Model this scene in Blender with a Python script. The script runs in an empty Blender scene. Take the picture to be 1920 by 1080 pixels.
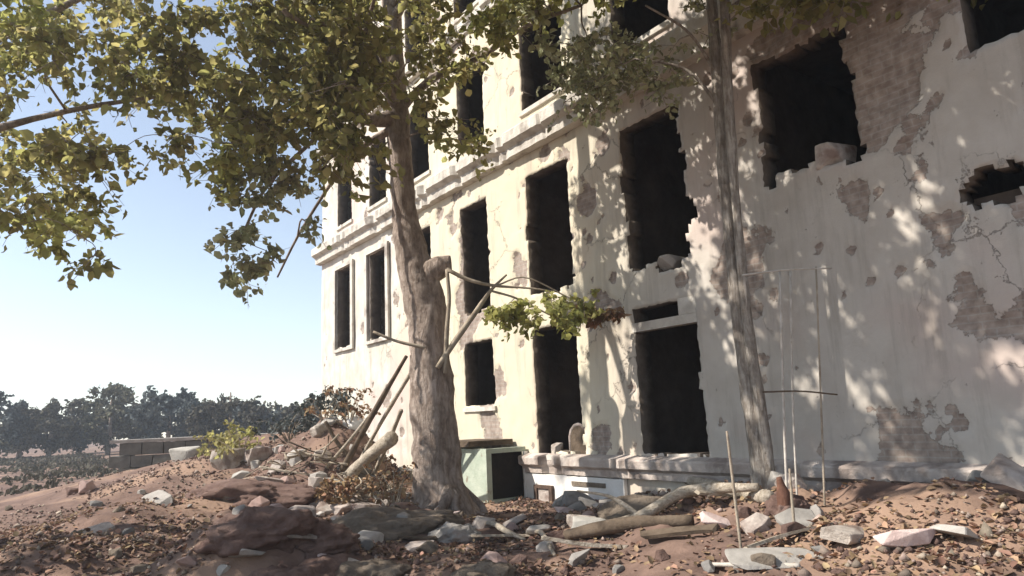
import bpy, math, random
import numpy as np
from mathutils import Vector, noise

R = math.radians
random.seed(7)
rng = np.random.default_rng(11)
scene = bpy.context.scene
COL = scene.collection

# ------------------------------------------------------------------ camera
FPX, PITCH, ROLL, EYE = 1330.0, R(10.35), R(2.5), np.array([0.0, 0.0, 1.6])
_F = np.array([0, math.cos(PITCH), math.sin(PITCH)])
_R0 = np.array([1.0, 0, 0])
_U0 = np.array([0, -math.sin(PITCH), math.cos(PITCH)])
_R = _R0 * math.cos(ROLL) - _U0 * math.sin(ROLL)
_U = _U0 * math.cos(ROLL) + _R0 * math.sin(ROLL)
cd = bpy.data.cameras.new('camera')
cam = bpy.data.objects.new('camera', cd)
COL.objects.link(cam)
cd.sensor_width = 36.0
cd.lens = FPX / 1920 * 36.0
cd.clip_end = 3000
from mathutils import Matrix
cam.matrix_world = Matrix(((_R[0], _U[0], -_F[0], EYE[0]), (_R[1], _U[1], -_F[1], EYE[1]),
                           (_R[2], _U[2], -_F[2], EYE[2]), (0, 0, 0, 1)))
scene.camera = cam

# ------------------------------------------------------------------ light
TH = R(35.70)
AW = np.array([-math.sin(TH), math.cos(TH), 0.0])        # along the facade, away from the viewer
NW = np.array([-math.cos(TH), -math.sin(TH), 0.0])       # out of the facade
P0 = np.array([0.59, 14.1, 0.0])
SUN_EL = R(43)
_lh = NW + AW * 0.5
_lh = _lh / np.linalg.norm(_lh)
SUN = np.array([_lh[0] * math.cos(SUN_EL), _lh[1] * math.cos(SUN_EL), math.sin(SUN_EL)])
world = bpy.data.worlds.new('World')
scene.world = world
world.use_nodes = True
wn = world.node_tree.nodes
wl = world.node_tree.links
bg = wn['Background']
sky = wn.new('ShaderNodeTexSky')
sky.sky_type = 'NISHITA'
sky.sun_disc = False
sky.sun_elevation = SUN_EL
sky.sun_rotation = math.atan2(SUN[0], SUN[1])
sky.dust_density = 0.1
sky.air_density = 1.0
hs = wn.new('ShaderNodeHueSaturation')
hs.inputs['Saturation'].default_value = 0.70
wl.new(sky.outputs[0], hs.inputs['Color'])
wl.new(hs.outputs[0], bg.inputs[0])
bg.inputs[1].default_value = 0.115
sd = bpy.data.lights.new('sun', 'SUN')
sd.energy = 4.6
sd.angle = R(0.55)
sd.color = (1.0, 0.94, 0.855)
so = bpy.data.objects.new('sun', sd)
COL.objects.link(so)
so.location = (-20, 0, 30)
so.rotation_euler = Vector(SUN).to_track_quat('Z', 'Y').to_euler()
scene.view_settings.view_transform = 'Standard'
scene.view_settings.look = 'None'
scene.view_settings.exposure = 0.8
scene.view_settings.gamma = 1.0


# ------------------------------------------------------------------ helpers
def at(px, py, Y):
    d = _F + _R * (px - 960) / FPX + _U * (540 - py) / FPX
    return EYE + d * (Y / d[1])


def W(s, z, off=0.0):
    p = P0 - AW * s + NW * off
    return np.array([p[0], p[1], z])


def tag(o, label=None, cat=None, group=None, kind=None):
    if label: o['label'] = label
    if cat: o['category'] = cat
    if group: o['group'] = group
    if kind: o['kind'] = kind
    return o


def link(name, me, m=None, parent=None):
    o = bpy.data.objects.new(name, me)
    COL.objects.link(o)
    if m is not None and me is not None and len(me.materials) == 0:
        me.materials.append(m)
    if parent is not None:
        o.parent = parent
    return o


def mesh(name, v, f, smooth=False):
    me = bpy.data.meshes.new(name)
    me.from_pydata([tuple(map(float, p)) for p in v], [], [tuple(map(int, q)) for q in f])
    me.update()
    if smooth:
        me.polygons.foreach_set('use_smooth', np.ones(len(me.polygons), dtype=bool))
    return me


def fast_mesh(name, V, Q, smooth=False):
    """V (n,3) and Q (m,k) all faces with k corners"""
    V = np.asarray(V, np.float32)
    Q = np.asarray(Q, np.int32)
    me = bpy.data.meshes.new(name)
    m, k = Q.shape
    me.vertices.add(len(V))
    me.vertices.foreach_set('co', V.ravel())
    me.loops.add(m * k)
    me.loops.foreach_set('vertex_index', Q.ravel())
    me.polygons.add(m)
    me.polygons.foreach_set('loop_start', np.arange(0, m * k, k, dtype=np.int32))
    me.polygons.foreach_set('loop_total', np.full(m, k, dtype=np.int32))
    if smooth:
        me.polygons.foreach_set('use_smooth', np.ones(m, dtype=bool))
    me.update(calc_edges=True)
    me.validate()
    return me


def empty(name, loc):
    o = bpy.data.objects.new(name, None)
    COL.objects.link(o)
    o.location = tuple(map(float, loc))
    o.empty_display_size = 0.3
    return o


class MB:
    """collects shapes in one mesh"""
    def __init__(s): s.v, s.f = [], []

    def add(s, v, f):
        b = len(s.v)
        s.v += [tuple(p) for p in v]
        s.f += [tuple(i + b for i in q) for q in f]
        return s

    def box(s, o, ax, ay, az, jit=0.0):
        """box from corner o along three edge vectors"""
        o, ax, ay, az = (np.asarray(q, float) for q in (o, ax, ay, az))
        v = [o + ax * i + ay * j + az * k + (rng.normal(0, jit, 3) if jit else 0) for k in (0, 1) for j in (0, 1) for i in (0, 1)]
        return s.add(v, [(0, 2, 3, 1), (4, 5, 7, 6), (0, 1, 5, 4), (2, 6, 7, 3), (0, 4, 6, 2), (1, 3, 7, 5)])

    def tube(s, pts, rad, sides=8, wob=0.0, seed=0, cap=True, flute=0.0):
        pts = [np.asarray(p, float) for p in pts]
        rings = []
        n = len(pts)
        up = np.array([0.31, 0.17, 0.93])
        prev = None
        for i, p in enumerate(pts):
            d = pts[min(i + 1, n - 1)] - pts[max(i - 1, 0)]
            d = d / (np.linalg.norm(d) + 1e-9)
            a = prev if prev is not None else np.cross(d, np.array([1.0, 0.1, 0.2]) if abs(d[2]) > 0.7 else up)
            a = a - d * (a @ d)
            a = a / (np.linalg.norm(a) + 1e-9)
            prev = a
            b = np.cross(d, a)
            ring = []
            for k in range(sides):
                t = 2 * math.pi * k / sides
                rr = rad[i]
                if wob:
                    q = p + (a * math.cos(t) + b * math.sin(t)) * rad[i]
                    rr *= 1 + wob * noise.noise(Vector(q * 2.3 + seed)) + wob * 0.6 * noise.noise(Vector(q * 7.1 + seed))
                if flute:
                    rr *= 1 + flute * math.sin(t * 5 + seed + i * 0.06)
                ring.append(p + (a * math.cos(t) + b * math.sin(t)) * rr)
            rings.append(ring)
        v = [q for r in rings for q in r]
        f = []
        for i in range(n - 1):
            for k in range(sides):
                k2 = (k + 1) % sides
                f.append((i * sides + k, i * sides + k2, (i + 1) * sides + k2, (i + 1) * sides + k))
        if cap:
            f.append(tuple(range(sides))[::-1])
            f.append(tuple((n - 1) * sides + k for k in range(sides)))
        return s.add(v, f)

    def build(s, name, m, parent=None, smooth=False):
        return link(name, mesh(name, s.v, s.f, smooth), m, parent)


def spline(pts, n):
    """Catmull-Rom through rows of pts (any width)"""
    P = np.asarray(pts, float)
    P = np.vstack([2 * P[0] - P[1], P, 2 * P[-1] - P[-2]])
    out = []
    m = len(P) - 3
    for i in range(n):
        u = i / (n - 1) * m
        k = min(int(u), m - 1)
        t = u - k
        a, b, c, d = P[k], P[k + 1], P[k + 2], P[k + 3]
        out.append(0.5 * (2 * b + (c - a) * t + (2 * a - 5 * b + 4 * c - d) * t * t + (3 * b - a - 3 * c + d) * t ** 3))
    return np.array(out)


_VT = {}


def vnoise(a, b, scale, seed=0, octs=3):
    """cheap vectorised value noise in 2D, about -1..1"""
    out = np.zeros(np.broadcast(a, b).shape)
    amp, tot = 1.0, 0.0
    T = _VT.get(seed)
    if T is None:
        T = _VT[seed] = np.random.default_rng(1000 + seed).uniform(-1, 1, (256, 256))
    x, y = a / scale + seed * 3.7, b / scale + seed * 1.9
    for _ in range(octs):
        xi, yi = np.floor(x).astype(int), np.floor(y).astype(int)
        fx, fy = x - xi, y - yi
        fx, fy = fx * fx * (3 - 2 * fx), fy * fy * (3 - 2 * fy)
        g00, g10 = T[xi % 256, yi % 256], T[(xi + 1) % 256, yi % 256]
        g01, g11 = T[xi % 256, (yi + 1) % 256], T[(xi + 1) % 256, (yi + 1) % 256]
        out += amp * ((g00 * (1 - fx) + g10 * fx) * (1 - fy) + (g01 * (1 - fx) + g11 * fx) * fy)
        tot += amp
        amp *= 0.5
        x, y = x * 2.03 + 17.3, y * 2.03 + 5.1
    return out / tot * 1.6


# ------------------------------------------------------------------ materials
def mat(name, c1, c2=None, scale=4.0, rough=0.9, bump=0.3, bscale=30.0, c3=None, s3=1.2, t3=(0.5, 0.65), island=0.0, trans=0.0, detail=6, spec=0.2, bdist=0.03):
    m = bpy.data.materials.new(name)
    m.use_nodes = True
    n, l = m.node_tree.nodes, m.node_tree.links
    b = n['Principled BSDF']
    b.inputs['Roughness'].default_value = rough
    b.inputs['Specular IOR Level'].default_value = spec
    tc = n.new('ShaderNodeNewGeometry')
    nt = n.new('ShaderNodeTexNoise')
    nt.inputs['Scale'].default_value = scale
    nt.inputs['Detail'].default_value = detail
    nt.inputs['Roughness'].default_value = 0.65
    l.new(tc.outputs['Position'], nt.inputs['Vector'])
    rp = n.new('ShaderNodeValToRGB')
    rp.color_ramp.elements[0].position = 0.33
    rp.color_ramp.elements[1].position = 0.67
    rp.color_ramp.elements[0].color = (*c1, 1)
    rp.color_ramp.elements[1].color = (*(c2 or c1), 1)
    l.new(nt.outputs['Fac'], rp.inputs['Fac'])
    out = rp.outputs['Color']
    if c3:
        n3 = n.new('ShaderNodeTexNoise')
        n3.inputs['Scale'].default_value = s3
        n3.inputs['Detail'].default_value = 5
        l.new(tc.outputs['Position'], n3.inputs['Vector'])
        r3 = n.new('ShaderNodeMapRange')
        r3.inputs['From Min'].default_value, r3.inputs['From Max'].default_value = t3
        l.new(n3.outputs['Fac'], r3.inputs['Value'])
        mx = n.new('ShaderNodeMixRGB')
        mx.inputs[2].default_value = (*c3, 1)
        l.new(r3.outputs[0], mx.inputs[0])
        l.new(out, mx.inputs[1])
        out = mx.outputs[0]
    if island:
        hv = n.new('ShaderNodeHueSaturation')
        mr = n.new('ShaderNodeMapRange')
        mr.inputs['To Min'].default_value, mr.inputs['To Max'].default_value = 1 - island, 1 + island
        l.new(tc.outputs['Random Per Island'], mr.inputs['Value'])
        l.new(mr.outputs[0], hv.inputs['Value'])
        mh = n.new('ShaderNodeMapRange')
        mh.inputs['To Min'].default_value, mh.inputs['To Max'].default_value = 0.5 - 0.05 * island, 0.5 + 0.04 * island
        ml = n.new('ShaderNodeMath')
        ml.operation = 'FRACT'
        mm = n.new('ShaderNodeMath')
        mm.operation = 'MULTIPLY'
        mm.inputs[1].default_value = 17.31
        l.new(tc.outputs['Random Per Island'], mm.inputs[0])
        l.new(mm.outputs[0], ml.inputs[0])
        l.new(ml.outputs[0], mh.inputs['Value'])
        l.new(mh.outputs[0], hv.inputs['Hue'])
        l.new(out, hv.inputs['Color'])
        out = hv.outputs[0]
    l.new(out, b.inputs['Base Color'])
    if bump:
        bn = n.new('ShaderNodeTexNoise')
        bn.inputs['Scale'].default_value = bscale
        bn.inputs['Detail'].default_value = 8
        bn.inputs['Roughness'].default_value = 0.7
        l.new(tc.outputs['Position'], bn.inputs['Vector'])
        bp = n.new('ShaderNodeBump')
        bp.inputs['Strength'].default_value = bump
        bp.inputs['Distance'].default_value = bdist
        l.new(bn.outputs['Fac'], bp.inputs['Height'])
        l.new(bp.outputs[0], b.inputs['Normal'])
    if trans:
        tr = n.new('ShaderNodeBsdfTranslucent')
        l.new(out, tr.inputs['Color'])
        ms = n.new('ShaderNodeMixShader')
        ms.inputs[0].default_value = trans
        l.new(b.outputs[0], ms.inputs[1])
        l.new(tr.outputs[0], ms.inputs[2])
        l.new(ms.outputs[0], n['Material Output'].inputs['Surface'])
    return m


def fissured(m, sc, strength, dist):
    n, l = m.node_tree.nodes, m.node_tree.links
    b = n['Principled BSDF']
    geo = [q for q in n if q.type == 'NEW_GEOMETRY'][0]
    mp = n.new('ShaderNodeMapping')
    mp.inputs['Scale'].default_value = sc
    l.new(geo.outputs['Position'], mp.inputs['Vector'])
    nz_ = n.new('ShaderNodeTexNoise')
    nz_.inputs['Scale'].default_value = 1.0
    nz_.inputs['Detail'].default_value = 9
    nz_.inputs['Roughness'].default_value = 0.68
    nz_.inputs['Distortion'].default_value = 0.6
    l.new(mp.outputs[0], nz_.inputs['Vector'])
    r = n.new('ShaderNodeMapRange')
    r.inputs['From Min'].default_value, r.inputs['From Max'].default_value = 0.36, 0.56
    l.new(nz_.outputs['Fac'], r.inputs['Value'])
    src = b.inputs['Base Color'].links[0].from_socket
    mx = n.new('ShaderNodeMixRGB')
    mx.blend_type = 'MULTIPLY'
    mx.inputs[0].default_value = 1.0
    cr = n.new('ShaderNodeValToRGB')
    cr.color_ramp.elements[0].color = (0.60, 0.56, 0.53, 1)
    cr.color_ramp.elements[1].color = (1, 1, 1, 1)
    l.new(r.outputs[0], cr.inputs['Fac'])
    l.new(src, mx.inputs[1])
    l.new(cr.outputs[0], mx.inputs[2])
    l.new(mx.outputs[0], b.inputs['Base Color'])
    bp = n.new('ShaderNodeBump')
    bp.inputs['Strength'].default_value = strength
    bp.inputs['Distance'].default_value = dist
    l.new(r.outputs[0], bp.inputs['Height'])
    if b.inputs['Normal'].links:
        l.new(b.inputs['Normal'].links[0].from_socket, bp.inputs['Normal'])
    l.new(bp.outputs[0], b.inputs['Normal'])


def facade_material():
    m = mat('weathered_plaster', (0.50, 0.45, 0.385), (0.67, 0.63, 0.56), 2.1, 0.93, 0.5, 26, bdist=0.008, c3=(0.60, 0.455, 0.40), s3=0.45, t3=(0.5, 0.64))
    n, l = m.node_tree.nodes, m.node_tree.links
    b = n['Principled BSDF']
    src = b.inputs['Base Color'].links[0].from_socket
    geo = [q for q in n if q.type == 'NEW_GEOMETRY'][0]
    # greenish yellow old paint in broad areas
    n2 = n.new('ShaderNodeTexNoise')
    n2.inputs['Scale'].default_value = 0.33
    n2.inputs['Detail'].default_value = 4
    ad = n.new('ShaderNodeVectorMath')
    ad.operation = 'ADD'
    ad.inputs[1].default_value = (31, 7, 3)
    l.new(geo.outputs['Position'], ad.inputs[0])
    l.new(ad.outputs[0], n2.inputs['Vector'])
    r2 = n.new('ShaderNodeMapRange')
    r2.inputs['From Min'].default_value, r2.inputs['From Max'].default_value = 0.47, 0.6
    l.new(n2.outputs['Fac'], r2.inputs['Value'])
    m2 = n.new('ShaderNodeMixRGB')
    m2.inputs[2].default_value = (0.57, 0.54, 0.40, 1)
    l.new(r2.outputs[0], m2.inputs[0])
    l.new(src, m2.inputs[1])
    r2.inputs['To Max'].default_value = 0.3
    # the bays are coated differently: yellow cream by the big tree, greyer limewash with tree shade painted in to the right
    dt = n.new('ShaderNodeVectorMath')
    dt.operation = 'DOT_PRODUCT'
    dt.inputs[1].default_value = tuple(-AW)
    l.new(geo.outputs['Position'], dt.inputs[0])
    c0 = float(P0 @ (-AW))
    nb = n.new('ShaderNodeMath')
    nb.operation = 'MULTIPLY_ADD'
    nb.inputs[1].default_value = 2.2
    l.new(nt_ := n2.outputs['Fac'], nb.inputs[0])
    l.new(dt.outputs['Value'], nb.inputs[2])
    gr_ = n.new('ShaderNodeMapRange')
    gr_.inputs['From Min'].default_value, gr_.inputs['From Max'].default_value = c0 + 2.3, c0 + 4.6
    l.new(nb.outputs[0], gr_.inputs['Value'])
    yl = n.new('ShaderNodeMapRange')
    yl.inputs['From Min'].default_value, yl.inputs['From Max'].default_value = c0 - 5.5, c0 - 3.5
    l.new(nb.outputs[0], yl.inputs['Value'])
    y1 = n.new('ShaderNodeMath')
    y1.operation = 'MULTIPLY'
    y1.inputs[1].default_value = 0.75
    l.new(yl.outputs[0], y1.inputs[0])
    my = n.new('ShaderNodeMixRGB')
    my.inputs[2].default_value = (0.63, 0.56, 0.41, 1)
    l.new(y1.outputs[0], my.inputs[0])
    l.new(m2.outputs[0], my.inputs[1])
    mg = n.new('ShaderNodeMixRGB')
    l.new(gr_.outputs[0], mg.inputs[0])
    l.new(my.outputs[0], mg.inputs[1])
    gsrc = n.new('ShaderNodeMixRGB')
    gsrc.inputs[0].default_value = 0.6
    gsrc.inputs[2].default_value = (0.43, 0.385, 0.335, 1)
    l.new(src, gsrc.inputs[1])
    l.new(gsrc.outputs[0], mg.inputs[2])
    # vertical grime runs
    mp = n.new('ShaderNodeMapping')
    mp.inputs['Scale'].default_value = (3.2, 3.2, 0.35)
    l.new(geo.outputs['Position'], mp.inputs['Vector'])
    n3 = n.new('ShaderNodeTexNoise')
    n3.inputs['Scale'].default_value = 1.0
    n3.inputs['Detail'].default_value = 7
    n3.inputs['Roughness'].default_value = 0.7
    l.new(mp.outputs[0], n3.inputs['Vector'])
    r3 = n.new('ShaderNodeMapRange')
    r3.inputs['From Min'].default_value, r3.inputs['From Max'].default_value = 0.52, 0.74
    r3.inputs['To Max'].default_value = 0.6
    l.new(n3.outputs['Fac'], r3.inputs['Value'])
    m3 = n.new('ShaderNodeMixRGB')
    m3.inputs[2].default_value = (0.26, 0.225, 0.185, 1)
    l.new(r3.outputs[0], m3.inputs[0])
    l.new(mg.outputs[0], m3.inputs[1])
    # bare masonry where the plaster has fallen off
    at_ = n.new('ShaderNodeAttribute')
    at_.attribute_name = 'spall'
    m4 = n.new('ShaderNodeMixRGB')
    n5 = n.new('ShaderNodeTexNoise')
    n5.inputs['Scale'].default_value = 9
    n5.inputs['Detail'].default_value = 6
    l.new(geo.outputs['Position'], n5.inputs['Vector'])
    r5 = n.new('ShaderNodeValToRGB')
    r5.color_ramp.elements[0].position, r5.color_ramp.elements[1].position = 0.35, 0.65
    r5.color_ramp.elements[0].color = (0.20, 0.165, 0.14, 1)
    r5.color_ramp.elements[1].color = (0.40, 0.345, 0.295, 1)
    l.new(n5.outputs['Fac'], r5.inputs['Fac'])
    # courses of the bare masonry
    dt5 = n.new('ShaderNodeVectorMath')
    dt5.operation = 'DOT_PRODUCT'
    dt5.inputs[1].default_value = tuple(-AW)
    l.new(geo.outputs['Position'], dt5.inputs[0])
    sx = n.new('ShaderNodeSeparateXYZ')
    l.new(geo.outputs['Position'], sx.inputs[0])
    cb = n.new('ShaderNodeCombineXYZ')
    l.new(dt5.outputs['Value'], cb.inputs[0])
    l.new(sx.outputs['Z'], cb.inputs[1])
    dnz = n.new('ShaderNodeMixRGB')
    dnz.inputs[0].default_value = 0.02
    l.new(cb.outputs[0], dnz.inputs[1])
    l.new(n5.outputs['Color'], dnz.inputs[2])
    br = n.new('ShaderNodeTexBrick')
    br.inputs['Scale'].default_value = 1.0
    br.inputs['Brick Width'].default_value = 0.25
    br.inputs['Row Height'].default_value = 0.085
    br.inputs['Mortar Size'].default_value = 0.010
    br.inputs['Mortar Smooth'].default_value = 0.4
    br.inputs['Color1'].default_value = (0.27, 0.175, 0.135, 1)
    br.inputs['Color2'].default_value = (0.37, 0.27, 0.215, 1)
    br.inputs['Mortar'].default_value = (0.40, 0.365, 0.32, 1)
    l.new(dnz.outputs[0], br.inputs['Vector'])
    mb5 = n.new('ShaderNodeMixRGB')
    mb5.inputs[0].default_value = 0.3
    l.new(r5.outputs[0], mb5.inputs[1])
    l.new(br.outputs['Color'], mb5.inputs[2])
    l.new(mb5.outputs[0], m4.inputs[2])
    # crisp flaking edge: the stored depth of damage plus fine noise, cut sharply
    nf = n.new('ShaderNodeTexNoise')
    nf.inputs['Scale'].default_value = 5.5
    nf.inputs['Detail'].default_value = 9
    nf.inputs['Roughness'].default_value = 0.72
    l.new(geo.outputs['Position'], nf.inputs['Vector'])
    ma = n.new('ShaderNodeMath')
    ma.operation = 'MULTIPLY_ADD'
    ma.inputs[1].default_value = 1.5
    ma.inputs[2].default_value = -0.75
    l.new(nf.outputs['Fac'], ma.inputs[0])
    mb_ = n.new('ShaderNodeMath')
    mb_.operation = 'ADD'
    l.new(ma.outputs[0], mb_.inputs[0])
    l.new(at_.outputs['Fac'], mb_.inputs[1])
    mc = n.new('ShaderNodeMapRange')
    mc.inputs['From Min'].default_value, mc.inputs['From Max'].default_value = 0.0, 0.03
    l.new(mb_.outputs[0], mc.inputs['Value'])
    l.new(mc.outputs[0], m4.inputs[0])
    # hairline cracks
    vo = n.new('ShaderNodeTexVoronoi')
    vo.feature = 'DISTANCE_TO_EDGE'
    vo.inputs['Scale'].default_value = 0.75
    dn = n.new('ShaderNodeTexNoise')
    dn.inputs['Scale'].default_value = 1.7
    dn.inputs['Detail'].default_value = 8
    dn.inputs['Roughness'].default_value = 0.7
    l.new(geo.outputs['Position'], dn.inputs['Vector'])
    vm = n.new('ShaderNodeMixRGB')
    vm.inputs[0].default_value = 0.42
    l.new(geo.outputs['Position'], vm.inputs[1])
    l.new(dn.outputs['Color'], vm.inputs[2])
    vs = n.new('ShaderNodeVectorMath')
    vs.operation = 'MULTIPLY'
    vs.inputs[1].default_value = (1.7, 1.7, 1.7)
    l.new(vm.outputs[0], vs.inputs[0])
    l.new(vs.outputs[0], vo.inputs['Vector'])
    vr = n.new('ShaderNodeMapRange')
    vr.inputs['From Min'].default_value, vr.inputs['From Max'].default_value = 0.0, 0.007
    vr.inputs['To Min'].default_value, vr.inputs['To Max'].default_value = 0.6, 0.0
    l.new(vo.outputs['Distance'], vr.inputs['Value'])
    mk = n.new('ShaderNodeMixRGB')
    mk.inputs[2].default_value = (0.10, 0.08, 0.065, 1)
    l.new(vr.outputs[0], mk.inputs[0])
    l.new(m3.outputs[0], mk.inputs[1])
    cm = n.new('ShaderNodeMapRange')
    cm.inputs['From Min'].default_value, cm.inputs['From Max'].default_value = 0.5, 0.56
    l.new(n2.outputs['Fac'], cm.inputs['Value'])
    cx = n.new('ShaderNodeMath')
    cx.operation = 'MULTIPLY'
    l.new(vr.outputs[0], cx.inputs[0])
    l.new(cm.outputs[0], cx.inputs[1])
    l.new(cx.outputs[0], mk.inputs[0])
    # relief of the flaked layer and the cracks
    hb = n.new('ShaderNodeMath')
    hb.operation = 'ADD'
    l.new(mc.outputs[0], hb.inputs[0])
    l.new(cx.outputs[0], hb.inputs[1])
    bp2 = n.new('ShaderNodeBump')
    bp2.invert = True
    bp2.inputs['Strength'].default_value = 0.7
    bp2.inputs['Distance'].default_value = 0.025
    l.new(hb.outputs[0], bp2.inputs['Height'])
    l.new(b.inputs['Normal'].links[0].from_socket, bp2.inputs['Normal'])
    l.new(bp2.outputs[0], b.inputs['Normal'])
    l.new(mk.outputs[0], m4.inputs[1])
    l.new(m4.outputs[0], b.inputs['Base Color'])
    return m


M = {}
M['facade'] = facade_material()
M['ledge'] = mat('ledge_plaster', (0.46, 0.42, 0.36), (0.66, 0.62, 0.55), 3.0, 0.92, 0.6, 12, c3=(0.3, 0.26, 0.22), s3=2.2, t3=(0.56, 0.7))
M['white'] = mat('white_paint', (0.68, 0.65, 0.6), (0.8, 0.78, 0.74), 3.0, 0.8, 0.25, 18, c3=(0.48, 0.42, 0.36), s3=2.5, t3=(0.58, 0.75))
M['revealshade'] = mat('painted_reveal_shade', (0.07, 0.053, 0.04), (0.17, 0.135, 0.105), 2.5, 0.95, 0.5, 16)  # shade of the window reveals put into a dark colour
M['inside'] = mat('dark_interior', (0.07, 0.05, 0.038), (0.15, 0.11, 0.085), 1.5, 0.95, 0.3, 10)  # dark brown tone for all inner walls and floors
M['concrete'] = mat('grey_concrete', (0.27, 0.25, 0.22), (0.42, 0.39, 0.35), 3.0, 0.93, 0.6, 16, island=0.25)
M['palestone'] = mat('pale_rubble', (0.33, 0.28, 0.24), (0.55, 0.48, 0.42), 6.0, 0.93, 1.0, 30, c3=(0.24, 0.18, 0.15), s3=4.0, t3=(0.5, 0.66), island=0.2)
M['pinkstone'] = mat('pinkish_masonry', (0.52, 0.37, 0.33), (0.64, 0.52, 0.47), 4.0, 0.93, 0.6, 18)
M['earth'] = mat('red_earth', (0.105, 0.066, 0.052), (0.235, 0.155, 0.12), 1.6, 0.97, 1.0, 9, c3=(0.31, 0.205, 0.145), s3=0.5, t3=(0.5, 0.62))
M['clod'] = mat('earth_clod', (0.12, 0.072, 0.058), (0.24, 0.16, 0.13), 3.5, 0.97, 1.0, 22, bdist=0.05)
M['darkstone'] = mat('brown_stone', (0.13, 0.10, 0.075), (0.26, 0.21, 0.16), 3.5, 0.95, 1.0, 20, bdist=0.05)
M['bark'] = mat('grey_brown_bark', (0.25, 0.195, 0.16), (0.45, 0.37, 0.31), 5.0, 0.95, 1.0, 11, c3=(0.50, 0.41, 0.35), s3=2.2, t3=(0.5, 0.66))
M['bark2'] = mat('pale_stem_bark', (0.30, 0.26, 0.22), (0.48, 0.43, 0.37), 7.0, 0.95, 0.9, 14)
fissured(M['bark'], (13, 13, 3.2), 0.75, 0.022)
fissured(M['bark2'], (22, 22, 3.0), 0.8, 0.02)
M['twig'] = mat('dry_twig', (0.24, 0.19, 0.14), (0.42, 0.36, 0.28), 6.0, 0.95, 0.6, 20)
M['wood'] = mat('bleached_wood', (0.38, 0.32, 0.24), (0.56, 0.49, 0.40), 5.0, 0.9, 0.7, 18)
fissured(M['wood'], (14, 30, 30), 0.7, 0.012)
M['darkwood'] = mat('old_dark_timber', (0.07, 0.05, 0.035), (0.16, 0.12, 0.085), 5.0, 0.93, 0.7, 18)
M['leaf'] = mat('olive_leaf', (0.27, 0.26, 0.085), (0.41, 0.37, 0.15), 1.1, 0.6, 0, island=0.42, trans=0.64, spec=0.45)
M['leafbright'] = mat('yellow_green_leaf', (0.35, 0.36, 0.10), (0.47, 0.45, 0.17), 1.4, 0.6, 0, island=0.35, trans=0.45, spec=0.35)
M['leafblue'] = mat('grey_green_leaf', (0.27, 0.285, 0.145), (0.40, 0.39, 0.225), 1.4, 0.55, 0, island=0.45, trans=0.35, spec=0.4)
M['leafpale'] = mat('pale_green_leaf', (0.22, 0.25, 0.12), (0.32, 0.33, 0.19), 1.4, 0.6, 0, island=0.3, trans=0.35)
M['leafdry'] = mat('dry_brown_leaf', (0.20, 0.115, 0.06), (0.36, 0.24, 0.14), 1.6, 0.8, 0, island=0.5, trans=0.15)
M['farleaf'] = mat('far_dark_leaf', (0.06, 0.07, 0.07), (0.11, 0.125, 0.12), 0.4, 0.8, 0, island=0.4, trans=0.2)
M['farleafb'] = mat('far_olive_leaf', (0.08, 0.08, 0.05), (0.14, 0.13, 0.08), 0.4, 0.8, 0, island=0.4, trans=0.2)
M['farleafc'] = mat('far_brown_green_leaf', (0.07, 0.062, 0.045), (0.12, 0.11, 0.08), 0.4, 0.8, 0, island=0.4, trans=0.2)
M['greenpaint'] = mat('faded_green_paint', (0.34, 0.39, 0.31), (0.47, 0.51, 0.42), 4.0, 0.8, 0.4, 14, c3=(0.24, 0.2, 0.15), s3=5, t3=(0.62, 0.72))
M['black'] = mat('painted_doorway_shade', (0.012, 0.010, 0.008), (0.03, 0.022, 0.016), 4.0, 0.95, 0.2, 20)
M['metal'] = mat('rusty_dark_metal', (0.06, 0.042, 0.034), (0.14, 0.09, 0.065), 8.0, 0.7, 0.3, 30)
M['pole'] = mat('whitish_pole', (0.36, 0.32, 0.27), (0.56, 0.52, 0.46), 9.0, 0.75, 0.3, 30)
M['rubble'] = mat('brown_rubble', (0.16, 0.12, 0.095), (0.36, 0.29, 0.23), 3.0, 0.95, 0.6, 18, island=0.5)
M['litter'] = mat('orange_brown_litter', (0.17, 0.105, 0.066), (0.34, 0.23, 0.145), 1.6, 0.8, 0, island=0.55, trans=0.1)
M['plinth'] = mat('worn_plinth', (0.40, 0.325, 0.28), (0.58, 0.51, 0.45), 3.0, 0.93, 0.7, 16, c3=(0.27, 0.22, 0.19), s3=2.6, t3=(0.52, 0.66))
M['rust'] = mat('rusty_red_wood', (0.09, 0.045, 0.032), (0.18, 0.09, 0.06), 6.0, 0.9, 0.7, 18)
M['greystone'] = mat('dull_grey_stone', (0.15, 0.14, 0.13), (0.26, 0.245, 0.225), 5.0, 0.93, 0.6, 18)
M['pinkrubble'] = mat('dull_pink_rubble', (0.3, 0.2, 0.17), (0.42, 0.31, 0.27), 5.0, 0.93, 0.6, 18)
M['greywall'] = mat('dark_block_wall', (0.10, 0.095, 0.085), (0.18, 0.17, 0.15), 2.0, 0.95, 0.6, 10)


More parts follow.
